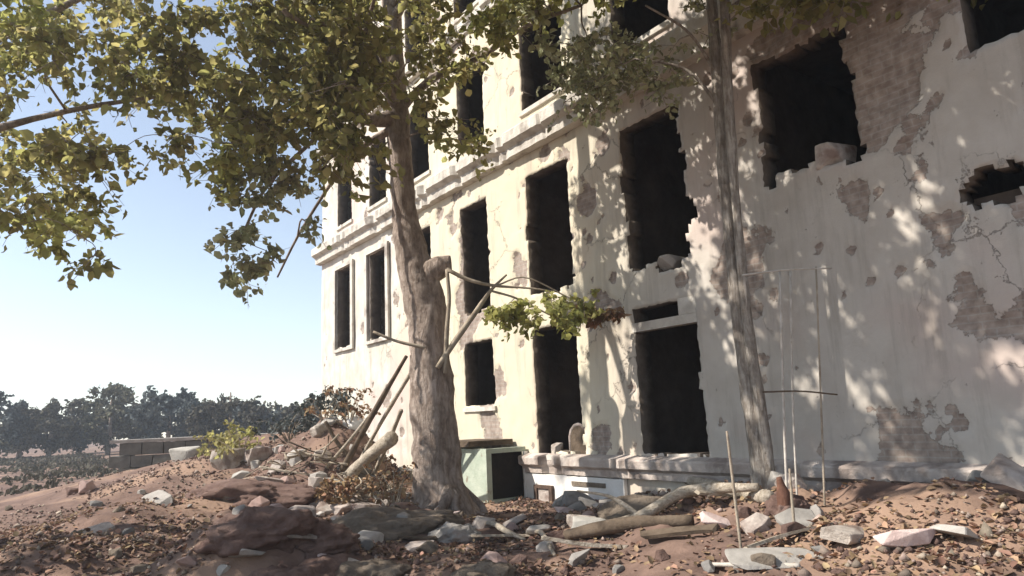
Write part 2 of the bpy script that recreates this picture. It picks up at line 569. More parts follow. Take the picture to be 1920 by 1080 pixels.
# ------------------------------------------------------------------ ground
BUMPS = [  # px, py (its foot in the photo), height, radius
    (470, 960, 0.55, 1.5), (560, 1075, 0.42, 0.95), (740, 1000, 0.34, 1.1), (420, 1090, 0.5, 0.8), (860, 1085, 0.22, 0.7),
    (660, 930, 0.28, 1.2), (1200, 950, 0.2, 0.8), (250, 1000, 0.4, 1.6), (100, 1075, 0.45, 1.2)]
_B = []
for px, py, h, r in BUMPS:
    d = _F + _R * (px - 960) / FPX + _U * (540 - py) / FPX
    p = EYE + d * ((0.0 - 1.6) / d[2])
    _B.append((p[0], p[1], h, r))
for s, off, h, r in [(6.0, 1.3, 0.52, 2.0), (8.6, 1.4, 0.6, 2.0), (4.0, 0.9, 0.25, 1.4), (-1.7, 1.2, -.22, .8), (-5.6, 2.4, .75, 1.3), (-4.2, 2.6, .3, 1.0), (-8.6, 2.2, .8, 2.4), (-11.2, 2.0, .95, 2.6), (-6.0, 1.8, 0.6, 1.7), (-7.5, 5.2, .55, 2.2), (-11, 5.6, .45, 2.6)]:
    p = W(s, 0, off)
    _B.append((p[0], p[1], h, r))


def ground_h(x, y):
    x, y = np.asarray(x, float), np.asarray(y, float)
    d = np.hypot(x, y - 8)
    near = np.exp(-(d / 26.0) ** 2)
    h = 0.06 * vnoise(x, y, 1.7, 1) * near + 0.055 * vnoise(x, y, 0.55, 2) * near + 0.03 * vnoise(x, y, 0.2, 3, 2) * near
    for bx, by, bh, br in _B:
        q = np.hypot(x - bx, y - by) / br
        w = np.exp(-q ** 2 * 1.1)
        h = h + bh * w * (1 + 0.16 * vnoise(x, y, 0.8, 4))
    far = np.clip((d - 30) / 300, 0, 1)
    return h + far * 0.8 * vnoise(x, y, 40, 5)


def gh(x, y):
    return float(ground_h(np.array([x]), np.array([y]))[0])


def on_ground(px, py, z=0.0, it=6):
    """the ground point that the pixel's ray meets"""
    d = _F + _R * (px - 960) / FPX + _U * (540 - py) / FPX
    t = np.arange(3.0, 80.0, 0.03)
    p = EYE + d * t[:, None]
    below = np.nonzero(p[:, 2] <= ground_h(p[:, 0], p[:, 1]) + z)[0]
    return p[below[0]] if len(below) else EYE + d * 60


K = 330
u = np.linspace(-1, 1, K)
gx = np.sinh(u * 5.6) / np.sinh(5.6) * 260
gy = np.sinh(u * 5.6) / np.sinh(5.6) * 260 + 9.0
GX, GY = np.meshgrid(gx, gy, indexing='ij')
GZ = ground_h(GX, GY)
idx = np.arange(K * K).reshape(K, K)
Q = np.stack([idx[:-1, :-1], idx[1:, :-1], idx[1:, 1:], idx[:-1, 1:]], -1).reshape(-1, 4)
g = link('ground', fast_mesh('ground', np.stack([GX, GY, GZ], -1).reshape(-1, 3), Q, True), M['earth'])
tag(g, 'uneven red brown earth heaped with rubble', kind='structure')

# ------------------------------------------------------------------ ruined building
S0, S1, ZB, ZT = -12.25, 15.0, -0.5, 15.0
CS = 0.065
cols = [(-10.8, -9.64), (-8.3, -7.12), (-5.75, -4.5), (-3.02, -1.85), (-0.35, 1.03), (2.5, 3.85), (5.35, 6.72), (8.1, 9.45), (10.9, 12.25)]
OPEN = []
for i, (a, b) in enumerate(cols):
    if 2 <= i <= 5 or i == 8:
        OPEN.append((a, b, 1.9 if i < 4 else 0.9, 3.34, 0.014))
    OPEN.append((a, b, {6: 4.78, 7: 5.5}.get(i, 4.02), 6.57, 0.04 if i in (5, 6) else 0.014))
    OPEN.append((a, b, 8.1, 10.0, 0.014))
    OPEN.append((a, b, 11.6, 13.3, 0.014))
ns, nz = int((S1 - S0) / CS), int((ZT - ZB) / CS)
sc_, zc_ = S0 + (np.arange(ns) + 0.5) * CS, ZB + (np.arange(nz) + 0.5) * CS
SC, ZC = np.meshgrid(sc_, zc_, indexing='ij')
J1 = vnoise(SC, ZC, 0.16, 21, 2)
J2 = vnoise(SC, ZC, 0.6, 22, 2)
hole = np.zeros((ns, nz), bool)
for a, b, z0, z1, amp in OPEN:
    e = amp * (J1 + 0.8 * J2)
    hole |= (SC > a + e) & (SC < b - e) & (ZC > z0 + e) & (ZC < z1 - e * 0.6)
# battle damage: broken sill and reveal at the big first floor opening, small shot holes
for cs, cz, rs, rz in [(3.9, 4.75, 0.16, 0.22), (3.4, 3.97, 0.3, 0.13), (3.86, 5.6, 0.09, 0.2), (5.4, 4.9, 0.12, 0.25), (6.5, 4.75, 0.28, 0.1), (-0.36, 5.4, 0.06, 0.2), (8.1, 3.9, 0.35, 0.2),
                       (2.52, 7.9, 0.2, 0.24)]:
    hole |= ((SC - cs) / rs) ** 2 + ((ZC - cz) / rz) ** 2 + 0.5 * J1 < 1
solid = ~hole
# vertices
sv, zv = S0 + np.arange(ns + 1) * CS, ZB + np.arange(nz + 1) * CS
SV, ZV = np.meshgrid(sv, zv, indexing='ij')
spn = vnoise(SV, ZV, 1.1, 31, 4)
right = np.clip((SV - 0.5) / 3.5, 0, 1)
thr = 0.66 - 0.34 * right + 0.22 * np.clip((ZV - 6.8) / 1.0, 0, 1) * right
thr = thr - 0.15 * np.exp(-((ZV - 3.75) / 0.35) ** 2) * right
spall = np.clip((spn - thr) / 0.03, 0, 1)
pock = np.zeros_like(SV)
pg = np.random.default_rng(5)
for k in range(330):
    ps = pg.uniform(-1, 12) if k < 280 else pg.uniform(-12, 0)
    pz, pr = pg.uniform(0.2, 12), pg.choice([0.05, 0.07, 0.1, 0.14, 0.2], p=[.42, .34, .16, .06, .02])
    i0, i1 = int((ps - pr * 2 - S0) / CS), int((ps + pr * 2 - S0) / CS) + 2
    j0, j1 = int((pz - pr * 2 - ZB) / CS), int((pz + pr * 2 - ZB) / CS) + 2
    i0, j0 = max(i0, 0), max(j0, 0)
    q = np.hypot(SV[i0:i1, j0:j1] - ps, ZV[i0:i1, j0:j1] - pz) / pr
    pock[i0:i1, j0:j1] = np.maximum(pock[i0:i1, j0:j1], np.clip(1.25 - q, 0, 1))
depth = -0.038 * spall - 0.05 * pock + 0.008 * vnoise(SV, ZV, 0.35, 33) * (1 + 2.2 * spall)
depth = depth + 0.012 * vnoise(SV, ZV, 2.2, 34)
spall_attr = np.maximum(np.clip((spn - thr) * 2.2, -1, 1), pock * 0.9 - 0.25)
cov = np.zeros((ns + 1, nz + 1), bool)   # vertex jitter so that broken edges are not saw teeth
JS = SV + 0.015 * rng.uniform(-1, 1, SV.shape)
JZ = ZV + 0.015 * rng.uniform(-1, 1, SV.shape)
for X_, lo, hi in ((JS, 0, -1),):
    X_[0, :], X_[-1, :] = S0, S1
JZ[:, 0], JZ[:, -1] = ZB, ZT
VF = (P0[None, None] - AW * JS[..., None] + NW * depth[..., None])
VF[..., 2] = JZ
TW = 0.36
VBk = (P0[None, None] - AW * JS[..., None] - NW * TW)
VBk[..., 2] = JZ
vid = np.arange((ns + 1) * (nz + 1)).reshape(ns + 1, nz + 1)
nv = vid.size
a_, b_, c_, d_ = vid[:-1, :-1], vid[1:, :-1], vid[1:, 1:], vid[:-1, 1:]
fr = np.stack([a_, b_, c_, d_], -1)[solid]
bk = (np.stack([d_, c_, b_, a_], -1) + nv)[solid]
rv = []
pad = np.pad(solid, 1, constant_values=False)
for di, dj, (e0, e1) in ((-1, 0, (d_, a_)), (1, 0, (b_, c_)), (0, -1, (a_, b_)), (0, 1, (c_, d_))):
    nb = pad[1 + di: 1 + di + ns, 1 + dj: 1 + dj + nz]
    bd = solid & ~nb
    p, q = e0[bd], e1[bd]
    rv.append(np.stack([q, p, p + nv, q + nv], -1))
allq = np.vstack([fr, bk] + rv)
used = np.unique(allq)
remap = np.full(2 * nv, -1, np.int64)
remap[used] = np.arange(len(used))
Vall = np.vstack([VF.reshape(-1, 3), VBk.reshape(-1, 3)])[used]
bld = empty('ruined_building', W(0, 0, -3))
tag(bld, 'war-damaged cream plastered building with rows of gaping black window openings', 'building')
BL = np.array(bld.location)
fme = fast_mesh('facade_wall', Vall - BL, remap[allq])
at_ = fme.attributes.new('spall', 'FLOAT', 'POINT')
at_.data.foreach_set('value', np.concatenate([spall_attr.ravel(), np.full(nv, -1.0)])[used].astype(np.float32))
fme.materials.append(M['facade'])
fme.materials.append(M['revealshade'])
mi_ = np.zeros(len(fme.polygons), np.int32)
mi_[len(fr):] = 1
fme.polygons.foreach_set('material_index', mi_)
fo = link('facade_wall', fme, None, bld)


def wbox(mb, s0, s1, z0, z1, o0, o1, base=BL):
    """box in wall coordinates; o = distance out of the wall"""
    p = W(s0, z0, o0) - base
    return mb.box(p, -AW * (s1 - s0), NW * (o1 - o0), np.array([0, 0, z1 - z0]))


# interior
for z in (0.55, 3.62, 7.35, 11.1):
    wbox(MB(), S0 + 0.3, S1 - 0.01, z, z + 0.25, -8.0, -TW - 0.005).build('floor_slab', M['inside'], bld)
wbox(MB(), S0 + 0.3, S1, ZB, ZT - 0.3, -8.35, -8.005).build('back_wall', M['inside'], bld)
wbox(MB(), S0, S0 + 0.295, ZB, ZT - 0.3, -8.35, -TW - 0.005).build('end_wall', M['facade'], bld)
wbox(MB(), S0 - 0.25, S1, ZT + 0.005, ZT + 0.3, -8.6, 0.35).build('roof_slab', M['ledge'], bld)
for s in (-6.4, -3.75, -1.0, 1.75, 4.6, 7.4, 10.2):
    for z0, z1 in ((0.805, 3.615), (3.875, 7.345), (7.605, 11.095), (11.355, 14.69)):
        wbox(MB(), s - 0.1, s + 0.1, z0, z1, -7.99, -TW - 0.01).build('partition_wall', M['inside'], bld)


def rough_ledge(s0, s1, z0, z1, o1, seed, broken=0.0):
    """string course with chipped edges: a profile swept along the wall, a few bites missing"""
    step = 0.07
    n = int((s1 - s0) / step) + 1
    prof = [(0.004, z0), (o1 * 0.55, z0 + 0.02), (o1 * 0.6, z0 + (z1 - z0) * 0.4), (o1 * 0.97, z0 + (z1 - z0) * 0.55), (o1, z1 - 0.03), (o1 * 0.95, z1), (0.004, z1 + 0.05)]
    v, f = [], []
    k = len(prof)
    for i in range(n):
        s = s0 + (s1 - s0) * i / (n - 1)
        q = noise.noise(Vector((s * 1.3, seed, 0))) + 0.45 * noise.noise(Vector((s * 5.3, seed, 2)))
        b = broken * (0.85 if q > 0.47 else 0.32 if q > 0.36 else 0.0)
        for j, (o, z) in enumerate(prof):
            jo = 0.008 * noise.noise(Vector((s * 4.1, j * 3.1, seed))) + 0.012 * noise.noise(Vector((s * 13, j * 5, seed)))
            oo = max(0.004, o * max(0.1, 1 - b) + (jo if j not in (0, k - 1) else 0))
            v.append(W(s, z + 0.006 * noise.noise(Vector((s * 6, j, seed + 4))), oo) - BL)
    for i in range(n - 1):
        for j in range(k - 1):
            f.append((i * k + j, i * k + j + 1, (i + 1) * k + j + 1, (i + 1) * k + j))
    f.append(tuple(range(k))[::-1])
    f.append(tuple((n - 1) * k + j for j in range(k)))
    return MB().add(v, f)


rough_ledge(S0 - 0.1, S1, 7.08, 7.62, 0.36, 3.3, 0.45).build('string_course', M['ledge'], bld)
rough_ledge(S0 - 0.1, S1, 10.95, 11.3, 0.22, 12.7, 0.6).build('string_course', M['ledge'], bld)
rough_ledge(-0.75, S1, 0.5, 0.84, 0.22, 5.6, 0.95).build('plinth_ledge', M['plinth'], bld)
# plinth face, whitewashed
wbox(MB(), -0.70, 2.1, -0.45, 0.497, 0.02, 0.10).build('whitewashed_plinth', M['white'], bld)
# surrounds of the two far windows
for (a, b) in cols[:2]:
    mb = MB()
    for s0, s1, z0, z1 in ((a - 0.22, a - 0.05, 3.9, 6.72), (b + 0.05, b + 0.22, 3.9, 6.72), (a - 0.05, b + 0.05, 6.6, 6.72), (a - 0.05, b + 0.05, 3.9, 3.99)):
        wbox(mb, s0, s1, z0, z1, 0.02, 0.09)
    mb.build('window_surround', M['ledge'], bld)
# transom in the ground floor opening on the right
tb = MB()
wbox(tb, 2.47, 3.88, 2.94, 3.09, -0.16, 0.012)
wbox(tb, 3.52, 3.88, 3.095, 3.36, -0.16, 0.006)
tb.build('window_transom', M['ledge'], bld)
# basement vent with a rusty frame and pale infill
ven = MB()
wbox(ven, -0.36, 0.20, 0.24, 0.30, 0.1, 0.16)
wbox(ven, -0.36, -0.27, -0.16, 0.24, 0.1, 0.16)
wbox(ven, 0.11, 0.20, -0.16, 0.24, 0.1, 0.16)
wbox(ven, -0.27, 0.11, -0.16, -0.08, 0.1, 0.16)
vo = ven.build('basement_vent', M['metal'], bld)
wbox(MB(), -0.27, 0.11, -0.08, 0.24, 0.101, 0.125).build('vent_panel', M['palestone'], vo)
wbox(MB(), 0.75, 1.65, 0.33, 0.41, 0.101, 0.118).build('vent_slot', M['darkstone'], bld)
# rough low sill under every opening
for i, (a, b) in enumerate(cols):
    for z in ((1.9 if i < 4 else 0.9), 8.1, 11.6):
        if 2 <= i <= 5 or z > 2:
            wbox(MB(), a - 0.08, b + 0.08, z - 0.13, z - 0.035, -0.18, 0.05).build('window_sill', M['ledge'], bld)

# ------------------------------------------------------------------ porch box against the wall
por = empty('basement_porch', W(-1.5, 0, 0.6))
tag(por, 'small faded green porch box with black doorway under a dark slab against the wall', 'porch')
PB = np.array(por.location)
OF = 1.0
mb = MB()
wbox(mb, -2.45, -0.72, -0.25, 1.02, OF - 0.12, OF, PB)            # front
wbox(mb, -2.45, -2.33, -0.25, 1.02, 0.05, OF - 0.121, PB)         # far end
wbox(mb, -0.84, -0.72, 0.93, 1.02, 0.05, OF - 0.121, PB)          # lintel over the doorway
wbox(mb, -0.84, -0.72, -0.25, 0.05, 0.05, OF - 0.121, PB)          # threshold
mb.build('box_wall', M['greenpaint'], por)
wbox(MB(), -0.93, -0.845, -0.25, 1.02, 0.05, OF - 0.121, PB).build('doorway_shade_panel', M['black'], por)  # solid black panel painting the shade of the doorway opening
wbox(MB(), -2.6, -1.15, 1.06, 1.17, 0.05, OF + 0.12, PB).build('cover_slab', M['darkwood'], por)
wbox(MB(), -0.73, -0.68, -0.25, 0.93, 0.03, 0.12, PB).build('door_jamb', M['white'], por)
mb = MB()
wbox(mb, -2.1, -2.0, 0.6, 0.7, OF, OF + 0.02, PB)
mb.build('pale_patch', M['white'], por)

# ------------------------------------------------------------------ leaves and trees
def leaf_mesh(name, C, size, droop=0.5, flat=0.0):
    """C (n,3) leaf positions; each leaf is a folded blade of two quads"""
    n = len(C)
    C = np.asarray(C, float)
    ang = rng.uniform(0, 2 * np.pi, n)
    el = rng.normal(-droop, 0.55, n) if not flat else rng.normal(0, flat, n)
    d = np.stack([np.cos(ang) * np.cos(el), np.sin(ang) * np.cos(el), np.sin(el)], -1)
    r = rng.normal(0, 1, (n, 3))
    w = np.cross(d, r)
    if flat:
        w = np.cross(d, np.array([0, 0, 1.0]) + 0.3 * r)
    w /= np.linalg.norm(w, axis=1, keepdims=True) + 1e-9
    nn = np.cross(w, d)
    L = size * rng.uniform(0.45, 1.45, n)[:, None]
    Wd = L * rng.uniform(0.26, 0.42, n)[:, None]
    fold = Wd * rng.uniform(0.1, 0.7, n)[:, None]
    curl = L * rng.uniform(-0.25, 0.1, n)[:, None]
    b = C
    tip = C + d * L + nn * curl
    l1, l2 = C + d * L * 0.3 + w * Wd + nn * fold, C + d * L * 0.68 + w * Wd * 0.8 + nn * (fold + curl * 0.4)
    r1, r2 = C + d * L * 0.3 - w * Wd + nn * fold, C + d * L * 0.68 - w * Wd * 0.8 + nn * (fold + curl * 0.4)
    V = np.stack([b, l1, l2, tip, r2, r1], 1).reshape(-1, 3)
    o = np.arange(n)[:, None] * 6
    Q = np.stack([o + np.array([0, 1, 2, 3]), o + np.array([0, 3, 4, 5])], 1).reshape(-1, 4)
    return fast_mesh(name, V, Q)


def px_clusters(spec):
    """spec rows: px, py, rx, ry, Y0, Y1, n  ->  cluster centres in the world"""
    out = []
    for cx, cy, rx, ry, y0, y1, n in spec:
        for _ in range(n):
            t, q = rng.uniform(0, 2 * np.pi), math.sqrt(rng.uniform(0, 1))
            out.append(at(cx + rx * q * math.cos(t), cy + ry * q * math.sin(t), rng.uniform(y0, y1)))
    return np.array(out)


def lands(c):
    """where on the facade the shade of point c falls: (s, z)"""
    n = (c - P0) @ NW
    t = n / (SUN @ NW)
    q = c - SUN * t
    return (q - P0) @ (-AW), q[2]


def clear(C):
    """drop clusters that would shade the sunlit bays and the sunlit foot of the big tree"""
    keep = []
    for c in C:
        d = c - EYE
        zz = d @ _F
        if zz > 0.5 and c[1] < TY + .2:
            qx, qy = 960 + FPX * (d @ _R) / zz, 540 - FPX * (d @ _U) / zz
            if 695 < qx < 785 and -20 < qy < 320 and rng.uniform() < 0.85: continue
        s, z = lands(c)
        if -4.6 < s < -0.1 and 0.5 < z < 10.4 and c[1] > 8: continue
        if 1.1 < s < 2.5 and 0.4 < z < 3.4 and rng.uniform() < 0.7: continue
        a = np.array([-1.35, TY, 2.3])
        k = (c - a) @ SUN
        if k > 0.8 and np.linalg.norm((c - a) - SUN * k - np.array([0, 0, np.clip(((c - a) - SUN * k)[2], -1.7, 1.7)])) < 0.95: continue
        a = np.array([0.55, TY - .6, 3.15])
        k = (c - a) @ SUN
        if k > 0.5 and np.linalg.norm((c - a) - SUN * k) < 1.05: continue
        keep.append(c)
    return np.array(keep)


TY = 12.3


def sprays(C, per, rad, squash=0.6):
    """leaf positions: each cluster is a few short sprays of leaves, not a ball"""
    out, tw = [], []
    for c in C:
        k = max(1, int(per / 9))
        for _ in range(k):
            d = rng.normal(0, 1, 3)
            d[2] = d[2] * squash - 0.15
            d /= np.linalg.norm(d)
            ln = rad * rng.uniform(0.5, 1.5)
            m = rng.integers(6, 13)
            t = rng.uniform(0.15, 1, m)[:, None]
            sag = np.array([0, 0, -0.25])
            out.append(c + d * ln * t + sag * ln * t ** 2 + rng.normal(0, rad * 0.11, (m, 3)))
            tw.append((c, c + d * ln + sag * ln))
    return np.vstack(out), tw


def wood_to(mb, skel, skel_r, C, r0=0.03, tw=None):
    """boughs that fork: every cluster is reached from the nearest wood already grown"""
    S, Rr = list(skel), list(skel_r)
    left = list(range(len(C)))
    SA = np.array(S)
    dmin = np.array([np.min(np.linalg.norm(SA - c, axis=1)) for c in C])
    for i in np.argsort(dmin):
        c = C[i]
        SA = np.array(S)
        dv = np.linalg.norm(SA - c, axis=1) + np.maximum(0, SA[:, 2] - c[2]) * 0.4
        k = int(np.argmin(dv))
        a = S[k]
        ln = np.linalg.norm(a - c)
        m = a * 0.5 + c * 0.5 + rng.normal(0, 0.09, 3) * min(ln, 1.0) + np.array([0, 0, 0.10 * ln])
        m2 = a * 0.2 + c * 0.8 + rng.normal(0, 0.07, 3) * min(ln, 1.0) + np.array([0, 0, 0.04 * ln])
        pts = spline([a, m, m2, c], 9)
        ra = min(r0 * (0.45 + 0.3 * ln), Rr[k] * 0.8)
        rr = np.linspace(ra, max(0.006, ra * 0.4), 9)
        mb.tube(pts, rr, 5, cap=False)
        for q in (3, 5, 7, 8):
            S.append(pts[q])
            Rr.append(rr[q])
    for a, b in (tw or []):
        mb.tube([a, b], [0.006, 0.003], 3, cap=False)


def px_path(rows, Y, n):
    """rows px, py, width in px (and its own Y) -> points and radii"""
    P = []
    for q in rows:
        y = q[3] if len(q) > 3 else Y
        p = at(q[0], q[1], y)
        P.append([*p, q[2] / 2 * y / FPX])
    S = spline(P, n)
    return S[:, :3], np.maximum(S[:, 3], 0.004)


# --- the big tree in front of the facade
TY = 12.3
base = at(828, 900, TY)
base[2] = gh(base[0], base[1])
tp, tr = px_path([(836, 985, 132), (826, 940, 104), (818, 860, 86), (812, 780, 82), (808, 700, 78), (806, 630, 76), (796, 560, 74), (780, 500, 66), (764, 430, 52), (754, 340, 45), (748, 250, 46), (743, 190, 45),
                  (740, 110, 38), (735, 30, 36), (728, -80, 34), (716, -220, 30), (700, -400, 24), (690, -560, 14)], TY, 110)
big = empty('broad_tree', base)
tag(big, 'big old tree with a leaning grey trunk and dense olive crown before the facade', 'tree')
BT = np.array(big.location)
mb = MB()
mb.tube(tp - BT, tr, 40, wob=0.16, seed=3.0, flute=0.03)
limbs = []
for rows in [[(745, 222, 34, TY), (700, 226, 26, TY - .3), (640, 214, 20, TY - .6), (570, 226, 14, TY - .9), (500, 240, 9, TY - 1.1), (420, 250, 7, TY - 1.3)],
             [(748, 205, 22, TY), (800, 156, 18, TY - .2), (850, 128, 14, TY - .4), (905, 105, 11, TY - .6), (985, 50, 9, TY - 1.0), (1090, 10, 7, TY - 1.6)],
             [(742, 180, 24, TY), (690, 140, 18, TY - .4), (620, 90, 14, TY - .8), (540, 40, 11, TY - 1.2), (430, -20, 8, TY - 1.6)],
             [(742, 240, 20, TY), (700, 262, 14, TY - .1), (650, 300, 10, TY - .3), (610, 360, 7, TY - .5), (560, 440, 5, TY - .6), (520, 520, 4, TY - .7)],
             [(735, 40, 22, TY), (790, -40, 18, TY - .6), (880, -120, 14, TY - 1.5), (1000, -220, 11, TY - 2.6), (1120, -330, 8, TY - 3.6)],
             [(728, -80, 24, TY), (660, -160, 18, TY - .8), (560, -260, 14, TY - 2.0), (430, -380, 10, TY - 3.2)],
             [(716, -220, 20, TY), (760, -330, 15, TY - 1.2), (860, -480, 11, TY - 2.8), (1000, -640, 8, TY - 4.2)],
             [(735, 20, 20, TY), (800, -120, 17, TY - 1.5), (900, -330, 14, TY - 3.4), (1010, -560, 11, TY - 4.9), (1180, -760, 7, TY - 5.8)],
             [(742, 200, 24, TY), (715, 150, 19, TY - 1.0), (670, 120, 15, TY - 2.1), (610, 70, 11, TY - 3.0), (530, 20, 8, TY - 3.6)],
             [(715, 150, 14, TY - 1.0), (690, 200, 10, TY - 2.0), (640, 270, 6, TY - 2.5), (600, 320, 5, TY - 2.8)],
             [(670, 120, 12, TY - 2.1), (690, 40, 9, TY - 2.6), (720, -60, 6, TY - 3.2)],
             [(742, 150, 16, TY), (690, 60, 12, TY - .6), (640, -20, 9, TY - 1.0)],
             [(640, 214, 14, TY - .6), (580, 270, 9, TY - .9), (500, 350, 7, TY - 1.2), (450, 450, 5, TY - 1.4)]]:
    P, r = px_path(rows, TY, 22)
    limbs.append((P, r))
    mb.tube(P - BT, r, 9, wob=0.2, seed=len(limbs) * 2.0, cap=True)
# knotted roots
for k in range(11):
    a = k / 11 * 2 * math.pi + 0.3
    d = np.array([math.cos(a), math.sin(a), 0])
    ln = rng.uniform(0.5, 0.95)
    pts = []
    for t in np.linspace(0, 1, 7):
        q = base + d * (0.30 + ln * t * 0.8) + np.array([0.12 * math.sin(t * 5 + k), 0.1 * math.cos(t * 4 + k), 0])
        q[2] = gh(q[0], q[1]) + 0.5 * (1 - t) ** 2.2 - 0.07
        pts.append(q - BT)
    mb.tube(pts, np.linspace(0.12, 0.025, 7), 8, wob=0.35, seed=k * 1.3)
mb.build('trunk', M['bark'], big, True)
# broken limb stub on the right side of the bend
st, sr = px_path([(790, 525, 44), (815, 508, 44), (832, 498, 38), (846, 496, 30)], TY - 0.1, 12)
MB().tube(st - BT, sr, 14, wob=0.35, seed=5).build('broken_limb', M['bark'], big, True)
# dry twigs that spring from the stub
mb = MB()
tws = [[(838, 505, 9), (880, 525, 8), (930, 536, 6), (990, 540, 4), (1050, 548, 3)],
       [(820, 690, 10), (850, 645, 11), (885, 595, 11), (920, 545, 7), (950, 515, 4)],
       [(838, 505, 8), (842, 560, 8), (838, 620, 9), (835, 700, 8)],
       [(920, 545, 5), (970, 560, 4), (1030, 590, 3)],
       [(700, 622, 5), (745, 640, 6), (800, 652, 8)],
       [(930, 536, 4), (985, 520, 3), (1060, 555, 3), (1130, 590, 2)]]
TT = []
for rows in tws:
    P, r = px_path(rows, TY - 0.35, 14)
    TT.append(P)
    mb.tube(P - BT, r, 7, wob=0.15, seed=9)
SPT, SPC = [], []
for spec, per, rad, ls, nm, m in (((1015, 585, 82, 30, TY - 1.0, TY - .4, 22), 24, .18, .125, 'leafy_spray', 'leafbright'), ((930, 572, 58, 26, TY - .8, TY - .3, 9), 26, .15, .12, 'leafy_spray', 'leafbright'),
                                 ((1075, 565, 50, 32, TY - 1.0, TY - .4, 12), 20, .18, .125, 'leafy_spray', 'leafbright'), ((1125, 588, 48, 24, TY - .9, TY - .2, 13), 26, .16, .12, 'withered_spray', 'leafdry')):
    c_ = px_clusters([spec])
    L, t_ = sprays(c_, per, rad * 1.15, 0.6)
    SPC.append(c_)
    SPT += t_
    tag(link(nm, leaf_mesh(nm, L - BT, ls), M[m], big), kind='stuff')
wood_to(mb, np.vstack(TT) - BT, np.full(sum(map(len, TT)), .012), np.vstack(SPC) - BT, 0.012, [(a - BT, b - BT) for a, b in SPT])
mb.build('dry_branch', M['twig'], big, True)
# crown
skel = np.vstack([p[6:] for p, r in limbs] + [tp[60:]])
skr = np.concatenate([r[6:] for p, r in limbs] + [tr[60:]])
C1 = clear(px_clusters([(580, 70, 175, 110, TY - 3.0, TY + .2, 54), (520, 190, 130, 80, TY - 2.6, TY - .2, 28), (660, 130, 80, 130, TY - 3.6, TY - 1.6, 44), (560, 110, 150, 120, TY - 4, TY - 1.6, 27), (600, 30, 130, 60, TY - 3.6, TY - 1.2, 24), (470, 210, 70, 80, TY - 3, TY - 1.2, 26), (530, 150, 110, 100, TY - 3.6, TY - 1.4, 22), (625, 200, 75, 80, TY - 3.6, TY - 1.8, 15), (640, 270, 60, 50, TY - 3.0, TY - 1.4, 10),
                  (600, -170, 260, 150, TY - 5, TY + .3, 55), (650, -450, 280, 200, TY - 5, TY + .3, 60),
                  (830, 150, 60, 90, TY - 1.6, TY - .2, 13), (800, 40, 60, 60, TY - 1.6, TY - .2, 12), (860, 265, 35, 20, TY - .5, TY, 3)]))
C1b = clear(px_clusters([(960, -190, 220, 120, TY - 4.6, TY - 1, 40), (1120, -420, 260, 200, TY - 6, TY - 1.5, 48), (900, -500, 240, 180, TY - 6, TY - 1, 30)]))
_ov = []  # unseen overhead clusters, added where their shade falls on the right wall
while len(_ov) < 470:
    c = np.array([rng.uniform(-4.5, 3.5), rng.uniform(4.5, 9.6), rng.uniform(6.0, 11.0)])
    ls, lz = lands(c)
    if c[2] > 1.9 + 0.72 * c[1] and 3.4 < ls < 13.5 and -0.5 < lz < 8.5 and (ls > 5 or rng.uniform() < .35) and (len(_ov) < 500 or (ls > 5.6 and lz < 5.5)):
        _ov.append(c)
C1b = np.vstack([C1b, np.array(_ov)])
C2 = px_clusters([(1010, -40, 170, 55, TY - 2.4, TY - .8, 16), (935, 28, 50, 40, TY - 1.4, TY - .5, 14)])
C3 = px_clusters([(1120, 140, 75, 70, TY - 2.2, TY - 1.2, 18), (1180, 90, 90, 60, TY - 2.4, TY - 1.2, 8), (1000, 60, 60, 40, TY - 2, TY - 1, 6)])
C4 = clear(px_clusters([(480, 300, 75, 90, TY - 2.2, TY - .5, 34), (560, 370, 55, 50, TY - 1.4, TY - .3, 11), (490, 430, 55, 60, TY - 1.8, TY - .4, 15), (440, 480, 30, 50, TY - 1.8, TY - .6, 8),
                  (512, 540, 45, 16, TY - 1.1, TY - .5, 8), (650, 345, 45, 60, TY - .6, TY, 9), (600, 270, 60, 50, TY - 1, TY, 9)]))
mb = MB()
tw_all = []
LL = []
for Cc, per, rad in ((C1, 46, 0.46), (C1b, 52, 0.45)):
    L, tw = sprays(Cc, per, rad)
    LL.append(L)
    tw_all += tw
link('crown', leaf_mesh('crown', np.vstack(LL) - BT, 0.135), M['leaf'], big)
L, tw = sprays(C2, 52, 0.34)
tw_all += tw
link('crown', leaf_mesh('crown', L - BT, 0.13), M['leafbright'], big)
L, tw = sprays(C3, 40, 0.34)
tw_all += tw
link('crown', leaf_mesh('crown', L - BT, 0.115), M['leafblue'], big)
L, tw = sprays(C4, 55, 0.34)
tw_all += tw
link('crown', leaf_mesh('crown', L - BT, 0.125), M['leafblue'], big)
wood_to(mb, skel - BT, skr, np.vstack([C1, C1b, C2, C3, C4]) - BT, 0.03, [(a - BT, b - BT) for a, b in tw_all])
mb.build('boughs', M['bark'], big, False)

